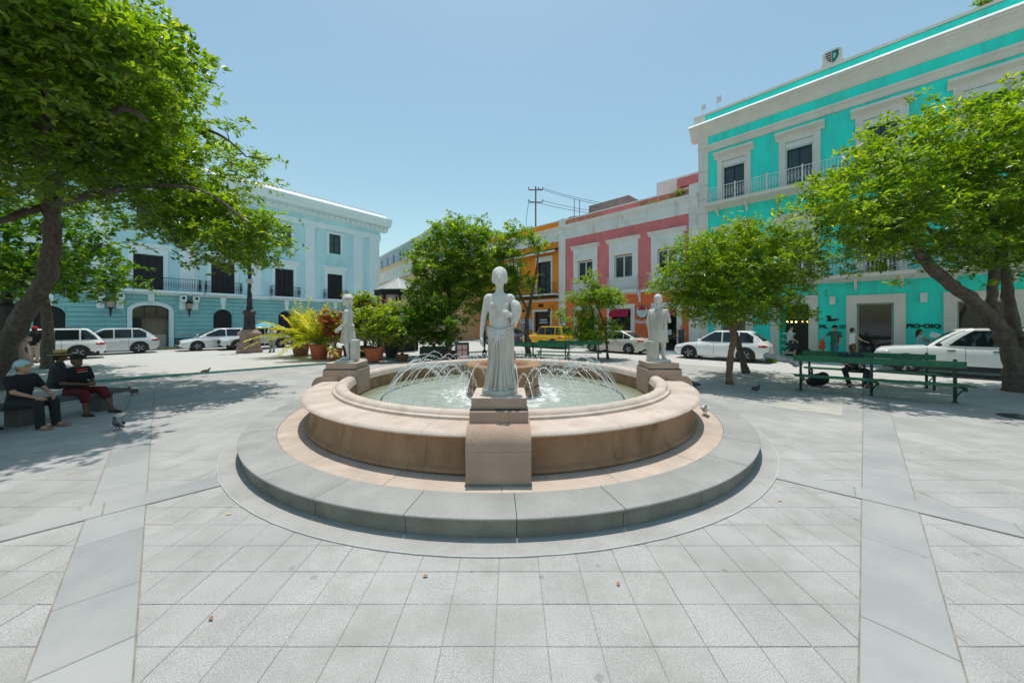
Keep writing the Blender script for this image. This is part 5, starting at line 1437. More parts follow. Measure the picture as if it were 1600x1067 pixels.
m_hair = mat('dark hair', (.02,.015,.012), .5, var=.3, scale=30, bump=.4)
m_hairb = mat('light brown hair', (.22,.13,.06), .55, var=.3, scale=30, bump=.4)
def cloth(n, c): return mat(n+' cloth', c, .85, var=.14, scale=9, bump=.25, bscale=30)
def person(label, loc, rz, J=None, sk=skin_a, top=None, bottom=None, shoe=None, hair=m_hair, sleeve='short', legs='long', hat=None,
           hyaw=0, hpitch=0, long_hair=False, group=None, scale=1.0, voxel=.015, group_=None, name='person', longtop=0.0):
    j = dict(pel=(0,0,.92), chest=(0,.0,1.28), neck=(0,.0,1.45), head=(0,-.02,1.60),
             shL=(.19,0,1.40), shR=(-.19,0,1.40), elL=(.25,.02,1.12), elR=(-.25,.02,1.12), wrL=(.24,-.08,.88), wrR=(-.24,-.08,.88),
             hiL=(.09,0,.90), hiR=(-.09,0,.90), knL=(.10,-.02,.48), knR=(-.10,-.02,.48), anL=(.10,.02,.08), anR=(-.10,.02,.08), toeL=(.11,-.15,.035), toeR=(-.11,-.15,.035))
    if J: j.update(J)
    j = {k: Vector(v) for k, v in j.items()}
    root = empty(name, loc, rz); tag(root, label, 'person', group); root.scale = (scale,)*3
    def torso(mb, g, lo=True, hi=True):
        ax = (j['chest']-j['pel']); sh = (j['shL']-j['shR']).normalized(); th = math.atan2(sh.y, sh.x)
        fw = Vector((sh.y,-sh.x,0))
        tl = (0,0)
        P = lambda f: j['pel']+ax*f
        R_ = []
        def rg(c, a, b): 
            zz = Vector(ax).normalized(); s_ = (sh-zz*sh.dot(zz)).normalized(); f_ = zz.cross(s_)
            return [c+s_*a*math.cos(2*math.pi*k/18)+f_*b*math.sin(2*math.pi*k/18) for k in range(18)]
        if lo: R_ += [rg(P(-.25)+Vector((0,0,0)), .10+g, .085+g), rg(P(-.12), .155+g, .12+g), rg(P(.08), .165+g, .125+g)]
        R_ += [rg(P(.35), .143+g, .108+g)]
        if hi: R_ += [rg(P(.75), .162+g, .118+g), rg(P(1.02), .178+g, .118+g), rg(P(1.22), .170+g, .098+g), rg(P(1.36), .125+g, .075+g), rg(P(1.46), .065+g, .06+g)]
        mb.loft(R_)
        if hi:
            capsule(mb, j['shR']*.9+j['chest']*.1, j['shL']*.9+j['chest']*.1, .062+g, .062+g)
    def arm(mb, s, g=0, full=True):
        capsule(mb, j['sh'+s], j['el'+s], .056+g, .043+g)
        if full: capsule(mb, j['el'+s], j['wr'+s], .042+g, .029+g)
    def leg(mb, s, g=0, to=1.0, thigh=True):
        if thigh: capsule(mb, j['hi'+s], j['kn'+s], .086+g, .060+g)
        a = j['kn'+s]; b = a+(j['an'+s]-a)*to; capsule(mb, a, b, .058+g, (.058+(.040-.058)*to)+g*1.2)
    # body: one continuous surface
    mb = MB(); torso(mb, 0)
    for s in 'LR':
        arm(mb, s); leg(mb, s)
        d = (j['wr'+s]-j['el'+s]); hand(mb, j['wr'+s], d, Vector((1 if s == 'L' else -1,-.2,.3)), 1.0, .55)
        capsule(mb, j['an'+s], j['toe'+s], .042, .032, 8); capsule(mb, j['an'+s], j['an'+s]+Vector((0,.03,-.03)), .04, .035, 8)
    capsule(mb, j['neck']-Vector((0,0,.05)), j['head']-Vector((0,-.01,.04)), .055, .050)
    HM = head(mb, j['head'], 1.0, hyaw, hpitch)
    soft(mb.build('body', sk, root, 180), voxel, 4)
    def xf(mb): 
        for i, v in enumerate(mb.v): mb.v[i] = tuple(HM @ Vector(v))
        return mb
    if top:
        mb = MB(); torso(mb, .016, lo=False)
        zz = j['pel']; ax = j['chest']-j['pel']
        sh = (j['shL']-j['shR']).normalized(); zn = ax.normalized(); s_ = (sh-zn*sh.dot(zn)).normalized(); f_ = zn.cross(s_)
        mb.loft([[zz+ax*f+s_*a*math.cos(2*math.pi*k/18)+f_*b*math.sin(2*math.pi*k/18) for k in range(18)] for f, a, b in ((-.22-longtop,.178,.145),(.05,.176,.140),(.4,.165,.130),(.8,.172,.13))])
        for s in 'LR':
            if sleeve == 'short': capsule(mb, j['sh'+s], j['sh'+s]+(j['el'+s]-j['sh'+s])*.72, .074, .064)
            elif sleeve == 'long': arm(mb, s, .016)
        soft(mb.build('top', top, root, 180), voxel, 4)
    if bottom:
        mb = MB(); torso(mb, .014, hi=False)
        for s in 'LR': leg(mb, s, .020, 1.0 if legs == 'long' else .0) if legs != 'knee' else leg(mb, s, .022, .35)
        soft(mb.build('trousers' if legs == 'long' else 'shorts', bottom, root, 180), voxel, 4)
    for s in 'LR':
        mb = MB(); a, t = j['an'+s], j['toe'+s]; d = (t-a); d.z = 0; d.normalize()
        capsule(mb, Vector((a.x,a.y,t.z+.012))-d*.04, Vector((t.x,t.y,t.z))+d*.03, .046, .038, 10)
        soft(mb.build('shoe', shoe or m_trim, root, 180), .012, 3)
    if hair:
        mb = MB(); mb.ball((0,.025,.048),(.084,.100,.102),14,10)
        for sg in (-1,1): capsule(mb, (sg*.07,.04,.03), (sg*.066,.05,-.04), .022, .018, 8)
        capsule(mb, (0,.085,.02), (0,.075,-.05), .05, .045, 8)
        if long_hair: capsule(mb, (0,.09,-.02), (.0,.12,-.30), .065, .035, 8)
        soft(xf(mb).build('hair', hair, root, 180), .012, 3)
    for sg in (-1,1): xf(MB().ball((sg*.030,-.086,.020),(.011,.008,.007),8,6)).build('eye', m_trim, root, 180)
    if hat:
        kind, hm = hat; mb = MB()
        if kind == 'cap':
            mb.lathe([(0,.165),(.05,.160),(.085,.135),(.100,.09),(.102,.05),(.095,.05)],20,close=False,c=(0,.012)); mb.prism([(-.085,-.06),(.085,-.06),(.075,-.15),(.04,-.185),(-.04,-.185),(-.075,-.15)],.052,.064)
        elif kind == 'straw':
            mb.lathe([(0,.170),(.07,.172),(.10,.165),(.106,.07),(.19,.052),(.205,.060),(.19,.045),(.09,.045)],24,close=False,c=(0,.01))
        elif kind == 'wrap':
            mb.ball((0,.03,.055),(.092,.118,.098),14,10); mb.ball((0,.12,.02),(.05,.06,.05),8,6)
        xf(mb).build('hat', hm, root, 60)
        if kind == 'straw': xf(MB().lathe([(.1065,.075),(.110,.075),(.109,.105),(.1055,.105)],24,c=(0,.01))).build('hat_band', m_trim, root)
    return root
SIT = dict(pel=(0,.0,.52), chest=(0,-.05,.90), neck=(0,-.06,1.06), head=(0,-.09,1.20), shL=(.19,-.04,1.00), shR=(-.19,-.04,1.00),
           elL=(.25,-.10,.74), elR=(-.25,-.10,.74), wrL=(.14,-.34,.66), wrR=(-.14,-.34,.66), hiL=(.09,-.02,.51), hiR=(-.09,-.02,.51),
           knL=(.13,-.46,.52), knR=(-.13,-.46,.52), anL=(.13,-.50,.09), anR=(-.13,-.50,.09), toeL=(.14,-.66,.035), toeR=(-.14,-.66,.035))
blk = cloth('black',(.012,.013,.016)); 
PG = 'people in the plaza'
rzF = R(76)     # facing the fountain from the left bench: -y turns to +x
person('seated person with pale blue headwrap and dark clothes, nearest on the left bench', (-9.45,6.75,-.02), R(97), dict(SIT, elL=(.24,-.18,.76), elR=(-.24,-.18,.76), wrL=(.13,-.42,.64), wrR=(-.13,-.42,.64)), skin_a, blk, cloth('charcoal',(.018,.02,.024)), flat('tan sandal',(.25,.14,.09)), m_hairb, hat=('wrap', cloth('pale blue',(.32,.50,.52))), group=PG, hpitch=-.05)
s2 = person('seated person in black cap and black shirt with red print', (-9.75,7.85,-.02), R(84), dict(SIT, wrL=(.10,-.36,.72), wrR=(-.06,-.38,.70), knL=(.20,-.46,.54), anL=(.22,-.66,.10), toeL=(.23,-.82,.04)), skin_b, blk, cloth('dark red',(.10,.008,.012)), m_trim, m_hair, legs='knee', hat=('cap', blk), group=PG, hpitch=-.1)
MB().xz([(-.10,1.0),(-.03,.985),(.04,1.0),(.11,1.03),(.10,1.045),(.02,1.03),(-.04,1.035),(-.11,1.02)], -.215, -.21).build('shirt_print', flat('red print',(.45,.01,.02)), s2)
MB().xz([(-.09,.955),(.09,.965),(.09,.977),(-.09,.967)], -.216, -.211).build('shirt_print', flat('grey print',(.4,.42,.42)), s2)
person('person in a yellow straw hat seated behind the capped person', (-11.35,8.75,-.02), R(150), dict(SIT), skin_b, cloth('deep grey',(.03,.03,.035)), blk, m_trim, m_hair, hat=('straw', mat('straw',(.50,.36,.10),.8,var=.2,scale=40,bump=.3)), group=PG)
person('person in dark green seated beyond the edge of the left bench', (-10.35,6.35,-.02), R(110), dict(SIT), skin_b, cloth('dark green',(.02,.045,.03)), blk, m_trim, mat('blonde hair',(.35,.22,.08),.6,var=.3,scale=30), group=PG)
person('standing person in red cap and black shirt before the white car', dp(54,17.0,KH), R(200), None, skin_b, blk, cloth('beige',(.42,.36,.27)), m_trim, m_hair, hat=('cap', cloth('red',(.55,.012,.02))), group=PG, sleeve='short', scale=1.0)
person('person in pale top and khaki trousers photographing beside the lamp pedestal', dp(425,23.0,KH), R(15), dict(elL=(.22,-.14,1.20), elR=(-.22,-.14,1.20), wrL=(.06,-.26,1.42), wrR=(-.06,-.26,1.42)), skin_a, cloth('pale grey',(.52,.56,.56)), cloth('khaki',(.33,.31,.24)), m_trim, m_hair, group=PG, scale=.97, hyaw=.1)
WALK = dict(knL=(.10,-.22,.50), anL=(.10,-.20,.10), toeL=(.10,-.37,.07), knR=(-.10,.06,.49), anR=(-.10,.34,.16), toeR=(-.10,.22,.05), elL=(.25,.10,1.12), wrL=(.23,.06,.86), elR=(-.25,-.02,1.12), wrR=(-.22,-.22,.92))
fr_ = teal.matrix_basis
person('walking person in pale patterned shirt and dark shorts outside the lit shop', fr_ @ Vector((4.85,-1.0,.12)), R(60), dict(WALK), skin_c, mat('patterned shirt cloth',(.48,.55,.53),.85,var=.3,scale=22,bump=.1), cloth('navy',(.03,.06,.075)), m_trim, m_hair, legs='short', group=PG, hpitch=.2, longtop=.12)
person('person in green shirt and blue jeans reaching out by the turquoise wall', fr_ @ Vector((6.62,-1.1,.12)), R(-75), dict(elR=(-.23,-.24,1.22), wrR=(-.20,-.50,1.12), knL=(.1,-.1,.49), anL=(.1,-.08,.08), toeL=(.11,-.24,.035)), skin_a, cloth('bottle green',(.035,.10,.075)), cloth('denim',(.05,.14,.22)), m_trim, m_hair, hat=('cap', blk), group=PG, sleeve='short', longtop=.15)
person('dark-haired person in white vest and orange skirt before the shop window', fr_ @ Vector((7.25,-1.25,.12)), R(70), dict(elR=(-.24,-.22,1.16), wrR=(-.20,-.46,1.04), elL=(.24,-.05,1.12)), skin_c, cloth('white',(.62,.66,.66)), cloth('orange',(.60,.14,.03)), m_trim, m_hair, group=PG, sleeve='none', scale=.95, legs='short')
pw = person('long-haired person in pale blue top holding a folded map over the white wagon', fr_ @ Vector((9.35,-1.3,.12)), R(65), dict(elR=(-.24,-.26,1.22), wrR=(-.16,-.50,1.20), elL=(.22,-.26,1.20), wrL=(.16,-.50,1.18)), skin_a, cloth('sky blue',(.22,.46,.52)), cloth('grey',(.2,.2,.2)), m_trim, m_hair, group=PG, sleeve='none', long_hair=True, scale=.93)
mp_ = tag(MB().xz([(-.42,0),(.42,0),(.40,.30),(-.40,.32)], -.006, .006).build('folded_map', flat('pale paper',(.66,.62,.56),.8), None, loc=fr_ @ Vector((10.0,-1.42,1.28)), rot=(R(-50),R(22),R(-45))), 'pale folded paper map held above the white wagon bonnet', 'map')
person('person in dark sleeveless dress walking outside the burger restaurant', fr_ @ Vector((-.75,-1.0,.12)), R(150), dict(WALK), skin_c, cloth('slate',(.05,.07,.08)), cloth('slate skirt',(.05,.065,.08)), m_trim, mat('blonde bun hair',(.42,.30,.15),.6,var=.3,scale=30), group=PG, sleeve='none', legs='short', scale=.98)
# ---- statues on the pedestals
def statue(label, ang, facing, builder, z=1.145):
    c = FC+Vector((3.57*math.cos(R(ang+.6)), 3.57*math.sin(R(ang+.6)), z))
    root = empty('statue', c, facing); tag(root, label, 'statue', 'statues on the fountain pedestals')
    builder(root)
    if builder is spring: root.scale = (.88,.92,1.0)
    return root
mm, ms = M['marble'], M['marbleskirt']
def plinth(root, r=.27, h=.055, sq=False):
    mb = MB()
    if sq: mb.bbox(-r,r,-r*.8,r*.8,0,h,.012)
    else: mb.lathe([(0,0),(r,0),(r*1.02,h*.3),(r*.97,h),(0,h)], 28, close=False)
    mb.build('plinth', ms, root, 40)
def spring(root):
    """standing woman, right arm hanging, left forearm raised under a bundle; long knotted skirt; faces -y"""
    plinth(root, .255)
    mb = MB()
    rg = lambda z, a, b, x=0, y=0, th=0: ell((x,y,z), a, b, 24, th)
    mb.loft([rg(.66,.165,.125,.01), rg(.76,.168,.125,.012), rg(.84,.162,.114,.01), rg(.90,.158,.108,.006), rg(.97,.158,.108), rg(1.04,.156,.108,-.002), rg(1.10,.168,.112,-.004), rg(1.16,.176,.104,-.006), rg(1.21,.176,.088,-.006), rg(1.25,.135,.070,-.006), rg(1.28,.07,.055,-.006)])
    for sg in (-1,1): mb.ball((sg*.075-.003,-.088,1.105),(.060,.050,.058),12,8)
    capsule(mb, (-.170,.0,1.215), (.160,.0,1.215), .052, .052, 12)
    capsule(mb, (-.185,.0,1.20), (-.240,.015,.95), .052, .042, 12); capsule(mb, (-.240,.015,.95), (-.262,-.04,.735), .041, .028, 12)
    hand(mb, (-.262,-.042,.725), (.10,-.22,-1), (-1,0,-.1), 1.05, .32)
    capsule(mb, (.175,.0,1.20), (.245,.02,1.00), .052, .044, 12); capsule(mb, (.245,.02,1.00), (.155,-.155,.985), .041, .030, 12)
    hand(mb, (.155,-.155,.985), (-.55,-.5,.35), (.5,-.8,.2), .95, .75)
    capsule(mb, (-.004,.0,1.25), (-.002,-.005,1.37), .064, .056, 12)
    mb.ball((-.002,-.020,1.462),(.088,.092,.120),18,14); mb.ball((-.002,-.034,1.390),(.062,.064,.056),14,10)
    capsule(mb,(-.002,-.108,1.480),(-.002,-.124,1.440),.010,.017,8)
    soft(mb.build('figure', mm, root, 180), .0095, 4)
    hb = MB(); hb.ball((-.002,.022,1.505),(.116,.112,.112),20,14); hb.ball((-.002,.125,1.47),(.06,.05,.055),10,8)
    for sg in (-1,1): hb.ball((sg*.086-.002,.010,1.455),(.034,.060,.060),12,8)
    soft(hb.build('hair', mm, root, 180), .010, 3)
    st = MB()
    for k in range(7):      # combed locks from the parting to the knot
        x = -.066+.022*k; st.tube([(x*.9,-.062+abs(x)*.25,1.580-abs(x)*.30),(x*1.1,-.010,1.612-abs(x)*.45),(x*1.2,.05,1.612-abs(x)*.55),(x*.9,.110,1.570-abs(x)*.4),(x*.35,.150,1.50)], [.004,.007,.007,.007,.005], 6)
    st.build('hair_locks', mm, root, 180)
    fc = MB()
    for sg in (-1,1):
        fc.ball((sg*.034-.002,-.1005,1.486),(.017,.008,.0065),10,6)
        fc.tube([(sg*.012-.002,-.110,1.502),(sg*.036-.002,-.105,1.510),(sg*.058-.002,-.090,1.502)], [.003,.0045,.003], 6)
    fc.ball((-.002,-.110,1.412),(.025,.008,.006),10,6); fc.ball((-.002,-.109,1.400),(.020,.009,.007),10,6)
    fc.build('face_relief', mm, root, 180)
    # skirt with hanging folds
    rs = np.random.RandomState(3); fr = [(5,.045,.3),(9,.045,1.2),(14,.034,2.2),(21,.020,.7)]
    def fold(amt):
        return lambda t: sum(a*amt*math.cos(n*t+ph) for n, a, ph in fr)
    R_ = []
    for z, a, b, x, am in ((.055,.235,.185,.0,1.5),(.10,.215,.170,.0,1.5),(.20,.195,.155,.0,1.4),(.35,.180,.145,.006,1.2),(.50,.178,.145,.012,1.0),(.62,.184,.145,.014,.7),(.70,.188,.145,.014,.4),(.76,.190,.142,.012,.15),(.79,.186,.136,.012,.1),(.80,.15,.11,.012,0)):
        R_.append(ell((x,0,z), a, b, 96, 0, fold(am)))
    sk = MB().loft(R_)
    sk.build('skirt', ms, root, 70)
    kn = MB()
    for k in range(6):
        z = .805-.020*k; w = rs.uniform(-.008,.008,6)
        kn.tube([(-.190+.004*k,-.02,z+.030+w[0]),(-.13,-.122,z+.012+w[1]),(-.02,-.152,z-.006+w[2]),(.06,-.150,z+w[3]),(.15,-.112,z+.016+w[4]),(.194,-.02,z+.026+w[5])], [.015,.014,.012,.013,.015,.015], 8)
    kn.ball((-.015,-.162,.775),(.034,.024,.042),10,8)
    for dx in (-.045,-.015,.02): capsule(kn, (-.015+dx*.4,-.172,.74), (-.015+dx*1.4,-.178,.60), .020, .008, 7)
    kn.build('sash', mm, root, 180)
    for k in range(13):
        t = -math.pi/2+(-1.5+3.0*k/12); am = .012
        P = []
        for z in (.07,.2,.35,.5,.62,.70):
            a, b = (.232-.06*min(1,z/.35)), (.182-.04*min(1,z/.35)); w = t+.10*math.sin(z*5+k)
            P.append((a*1.0*math.cos(w)+.008, b*1.0*math.sin(w), z))
        MB().tube(P, [.020,.016,.013,.011,.008,.004], 7).build('fold', ms, root, 180)
    for sg in (-1,1): soft(MB().ball((sg*.075+.01,-.165,.068),(.036,.060,.018),10,6).build('foot', mm, root, 180), .010, 2)
    bb = MB()
    for k in range(6):
        u = rs.randn(3)*.022; bb.ball((.235+u[0],-.07+u[1],1.055+u[2]*2.2),(.058,.065,.075),10,8)
    bb.ball((.240,-.055,1.045),(.078,.095,.135),12,8); capsule(bb, (.215,-.03,1.0), (.225,.01,.86), .05, .03, 8)
    soft(bb.build('fruit_bundle', mm, root, 180), .011, 3)
def hatted(root):
    """youth in a short tunic and brimmed hat, standing against a block; faces -y"""
    plinth(root, .25, .05, True)
    MB().bbox(-.16,.16,.10,.24,.05,.50,.012).build('support_block', ms, root)
    mb = MB(); rg = lambda z, a, b, x=0, y=0: ell((x,y,z), a, b, 20)
    mb.loft([rg(.70,.15,.12,0,.03), rg(.80,.148,.115,0,.02), rg(.90,.135,.105,0,.01), rg(1.0,.150,.112,0,0), rg(1.08,.160,.110,0,.01), rg(1.14,.165,.095,0,.02), rg(1.19,.12,.075,0,.03), rg(1.22,.06,.05,0,.03)])
    for sg in (-1,1):
        capsule(mb, (sg*.085,.02,.66), (sg*.085,-.045 if sg < 0 else .02,.38), .082, .058, 12)
        capsule(mb, (sg*.085,-.045 if sg < 0 else .02,.38), (sg*.075,.07 if sg < 0 else .05,.10), .056, .036, 12)
        capsule(mb, (sg*.075,.07 if sg < 0 else .05,.085), (sg*.085,-.10,.075), .036, .030, 8)
    capsule(mb, (-.16,.02,1.14), (.16,.02,1.14), .05, .05)
    for sg in (-1,1):
        capsule(mb, (sg*.175,.02,1.13), (sg*.205,.02,.90), .05, .041, 12); capsule(mb, (sg*.205,.02,.90), (sg*.13,-.15,.76), .040, .029, 12)
        hand(mb, (sg*.13,-.15,.76), (-sg*.5,-.6,-.5), (0,-.5,.8), 1.0, .6)
    capsule(mb, (0,.03,1.2), (0,.01,1.30), .046, .043)
    head(mb, (0,-.005,1.39), 1.0, 0, .05)
    soft(mb.build('figure', mm, root, 180), .0105, 4)
    f = lambda t: .03*math.cos(7*t)+.02*math.cos(13*t+1)
    MB().loft([ell((0,.02,.43),.185,.165,72,0,f), ell((0,.02,.55),.178,.155,72,0,lambda t: f(t)*.8), ell((0,.02,.68),.168,.140,72,0,lambda t: f(t)*.5), ell((0,.015,.80),.158,.125,72,0,lambda t: f(t)*.2), ell((0,.012,.84),.150,.118,72)]).build('tunic', ms, root, 70)
    MB().tube([(.16*math.cos(t),.012+.128*math.sin(t),.825+.008*math.sin(3*t)) for t in [2*math.pi*k/24 for k in range(25)]], .016, 6).build('belt', mm, root, 180)
    h = MB(); h.lathe([(0,1.540),(.05,1.535),(.092,1.512),(.108,1.475),(.120,1.462),(.126,1.452),(.124,1.44),(.10,1.435)],24,close=False,c=(0,.012)); h.build('hat', mm, root, 50)
    hh = MB(); hh.ball((0,.05,1.40),(.085,.075,.085),12,8); capsule(hh, (0,.09,1.36), (0,.08,1.24), .035, .02, 8); soft(hh.build('hair', mm, root, 180), .011, 3)
def coated(root):
    """man in a knee-length draped coat, one hand at the chest; faces -y"""
    plinth(root, .27, .05)
    mb = MB(); rg = lambda z, a, b, x=0, y=0: ell((x,y,z), a, b, 20)
    mb.loft([rg(.60,.15,.12), rg(.8,.15,.115), rg(.95,.15,.11), rg(1.08,.17,.115), rg(1.15,.172,.095), rg(1.20,.12,.075), rg(1.23,.06,.05)])
    for sg in (-1,1):
        y = -.08 if sg < 0 else .07
        capsule(mb, (sg*.085,.0,.62), (sg*.09,y*.9,.36), .085, .060, 12); capsule(mb, (sg*.09,y*.9,.36), (sg*.09,y,.10), .058, .040, 12); capsule(mb, (sg*.09,y,.08), (sg*.10,y-.14,.07), .038, .032, 8)
    capsule(mb, (-.175,.0,1.15), (-.235,-.02,.92), .055, .045); capsule(mb, (-.235,-.02,.92), (-.06,-.15,.98), .043, .030); hand(mb, (-.06,-.15,.98), (.8,-.2,.2), (0,-1,.2), 1, .5)
    capsule(mb, (.175,.0,1.15), (.215,.03,.90), .055, .045); capsule(mb, (.215,.03,.90), (.215,-.03,.70), .043, .030); hand(mb, (.215,-.03,.70), (0,-.1,-1), (1,0,0), 1, .4)
    capsule(mb, (0,.01,1.2), (0,0,1.31), .05, .046); head(mb, (0,-.01,1.40), 1.05, .2, .1)
    soft(mb.build('figure', mm, root, 180), .0105, 4)
    f = lambda t: .035*math.cos(6*t+.4)+.03*math.cos(11*t+1)+.02*math.cos(17*t)
    MB().loft([ell((0,.02,.44),.215,.175,80,0,f), ell((0,.02,.60),.205,.165,80,0,lambda t: f(t)*.9), ell((0,.015,.78),.195,.150,80,0,lambda t: f(t)*.7), ell((0,.01,.95),.195,.142,80,0,lambda t: f(t)*.5), ell((0,.0,1.08),.198,.132,80,0,lambda t: f(t)*.25), ell((0,.0,1.17),.178,.105,80,0,lambda t: f(t)*.1), ell((0,.0,1.215),.10,.07,80)]).build('coat', ms, root, 70)
    cp = MB()
    for k in range(10):
        t = math.pi/2-1.2+2.4*k/9
        cp.tube([(.20*math.cos(t)*(1+.1*math.sin(k)),.155*math.sin(t)+.01,z) for z in (.46,.62,.8,1.0,1.12)], [.024,.02,.017,.013,.006], 6)
    soft(cp.build('coat_folds', ms, root, 180), .011, 2)
    MB().bbox(-.05,.20,.07,.22,.05,.48,.02).build('support_stump', ms, root)
    hh = MB(); hh.ball((0,.02,1.45),(.092,.105,.10),14,10); hh.ball((0,.07,1.39),(.075,.06,.07),10,8); soft(hh.build('hair', mm, root, 180), .011, 3)
statue('bare-shouldered marble woman with knotted skirt on the front pedestal', -90, R(0), spring)
statue('marble youth in hat and short tunic on the left pedestal', 180, R(-80), hatted)
statue('marble man in long draped coat on the right pedestal', 0, R(140), coated)
statue('marble woman on the back pedestal hidden behind the front statue', 90, R(180), spring)
# ------------------------------------------------------------------ street furniture and small things
mPed = mat('pinkish granite pedestal', (.34,.235,.195), .8, var=.15, scale=3, bump=.3, speck=(80,.15), stain=((.2,.14,.12),.5,2,.5))
mDkm = mat('dark bronze casting', (.045,.04,.042), .55, var=.3, scale=5, bump=.3)
def street_lamp(label, loc):
    e = empty('street_lamp', loc, R(45)); tag(e, label, 'street lamp', 'cast lamp posts on stone pedestals')
    MB().bbox(-.62,.62,-.62,.62,0,.28,.03).build('pedestal_foot', mPed, e)
    MB().loft([[(x*a,y*a,z) for x,y in ((-1,-1),(1,-1),(1,1),(-1,1))] for z, a in ((.28,.54),(1.12,.46))]).build('pedestal', mPed, e)
    MB().bbox(-.58,.58,-.58,.58,1.12,1.30,.03).build('pedestal_cap', mPed, e)
    MB().loft([[(x*a,y*a,z) for x,y in ((-1,-1),(1,-1),(1,1),(-1,1))] for z, a in ((1.30,.52),(1.48,.36))]).build('pedestal_slope', mPed, e)
    for k in range(4):
        MB().lathe([(0,0),(.13,0),(.12,.03),(0,.035)],8,close=False).build('bronze_boss', mDkm, e, loc=(.50*math.cos(k*math.pi/2),.50*math.sin(k*math.pi/2),.75), rot=(0,R(86),k*math.pi/2))
    MB().lathe([(0,1.47),(.36,1.47),(.36,1.60),(.31,1.66),(.30,2.45),(.36,2.52),(.38,2.62),(.32,2.70),(.20,2.78),(0,2.78)],20,close=False).build('column_base', mDkm, e, 40)
    MB().lathe([(0,2.76),(.17,2.76),(.19,2.95),(.15,3.05),(.15,3.35),(.19,3.40),(.14,3.48),(.11,4.2),(.10,5.0),(.14,5.05),(.14,5.12),(.09,5.2),(.075,7.2),(.12,7.3),(.05,7.4),(0,7.4)],16,close=False).build('column', M['iron'], e, 40)
    MB().lathe([(.11,4.45),(.19,4.50),(.19,4.72),(.11,4.76)],12).build('camera_box', flat('pale box',(.5,.47,.43)), e)
    for s in (-1,1):
        mb = MB(); mb.tube([(s*.08,0,6.3),(s*.35,0,6.15),(s*.6,0,6.35),(s*.62,0,6.6)],.03,6); mb.build('lamp_arm', M['iron'], e, 180)
        MB().lathe([(0,6.6),(.10,6.6),(.20,6.8),(.20,6.9),(0,6.95)],10,close=False,c=(s*.62,0)).build('lamp_glass', m_lamp, e)
        MB().lathe([(0,7.1),(.04,7.05),(.22,6.92),(.22,6.88),(0,6.9)],10,close=False,c=(s*.62,0)).build('lamp_hood', M['iron'], e)
    MB().lathe([(0,7.4),(.12,7.4),(.22,7.75),(0,7.8)],10,close=False).build('lamp_glass', m_lamp, e)
    MB().lathe([(0,8.1),(.04,8.0),(.25,7.8),(.25,7.74),(0,7.76)],10,close=False).build('lamp_hood', M['iron'], e)
    mb = MB(); mb.ball((.24,-.05,5.35),(.12,.07,.07),8,6); mb.build('camera_dome', M['white'], e, 180)
    mb = MB(); mb.ball((.12,-.12,4.05),(.08,.08,.22),8,6); mb.build('white_box', M['white'], e, 180)
    return e
street_lamp('dark lamp post on a stone pedestal before the blue building', dp(390,22.9,KH))
street_lamp('lamp post on a stone pedestal behind the leaning trunk', dp(10,15.2,KH))
# benches
def bench(label, c, rz, L, group='green slatted benches', nleg=3, front=True):
    """seat on the +y side of its back posts"""
    e = empty('bench', c, rz); tag(e, label, 'bench', group)
    for k in range(4): MB().bbox(-L/2,L/2,.04+.115*k,.14+.115*k,.455+.008*abs(k-1.5),.485+.008*abs(k-1.5),.006).build('seat_slat', M['green_paint'], e)
    MB().box(-L/2,L/2,-.020,.015,.88,1.05).build('back_slat', M['green_paint'], e)
    MB().box(-L/2,L/2,-.018,.012,.66,.76).build('back_slat', M['green_paint'], e) if False else None
    for k in range(nleg):
        x = -L/2+.18+(L-.36)*k/(nleg-1)
        mb = MB(); mb.box(x-.03,x+.03,-.055,-.021,0,1.10); mb.box(x-.025,x+.025,-.02,.48,.405,.45); mb.box(x-.025,x+.025,.42,.47,.02 if front else .36,.404); mb.box(x-.04,x+.04,-.10,.02,0,.022); mb.tube([(x,0,.15),(x,.25,.33),(x,.42,.41)],.016,5)
        mb.build('leg', mat('dark green iron',(.012,.045,.03),.5), e)
    return e
b0, b1 = gp(1243,609.5), gp(1486.6,629)
bc = (b0+b1)/2; brz = math.atan2((b1-b0).y, (b1-b0).x)
nb_ = Vector((-math.sin(brz), math.cos(brz), 0))
bd_ = Vector((math.cos(brz), math.sin(brz), 0))
bench('long green bench nearest the fountain on the right, seat towards the camera', bc+bd_*.10, brz+math.pi, 3.42, front=False)
bench('green bench facing it from the street side under the right tree', bc+nb_*2.55+Vector((-.25,0,0))+bd_*.73, brz+math.pi, 3.15)
cc = dp(800,15.6)
bench('green bench behind the fountain showing its long seat', Vector((1.0,16.6,0)), R(-18), 3.4)
bench('farther green bench before the yellow off-roader', Vector((3.0,18.6,0)), R(162), 3.4)
lb_ = empty('stone_bench', (-9.75,7.0,0), R(-98)); tag(lb_, 'low dark stone bench under the seated pair at the left edge', 'bench')
mLb = mat('dark stone seat', (.10,.10,.095), .8, var=.2, scale=3, bump=.3)
MB().bbox(-1.6,1.6,-.28,.26,.37,.45,.012).build('seat', mLb, lb_)
for x in (-1.2,0,1.2): MB().bbox(x-.12,x+.12,-.2,.2,0,.37,.01).build('leg', mLb, lb_)
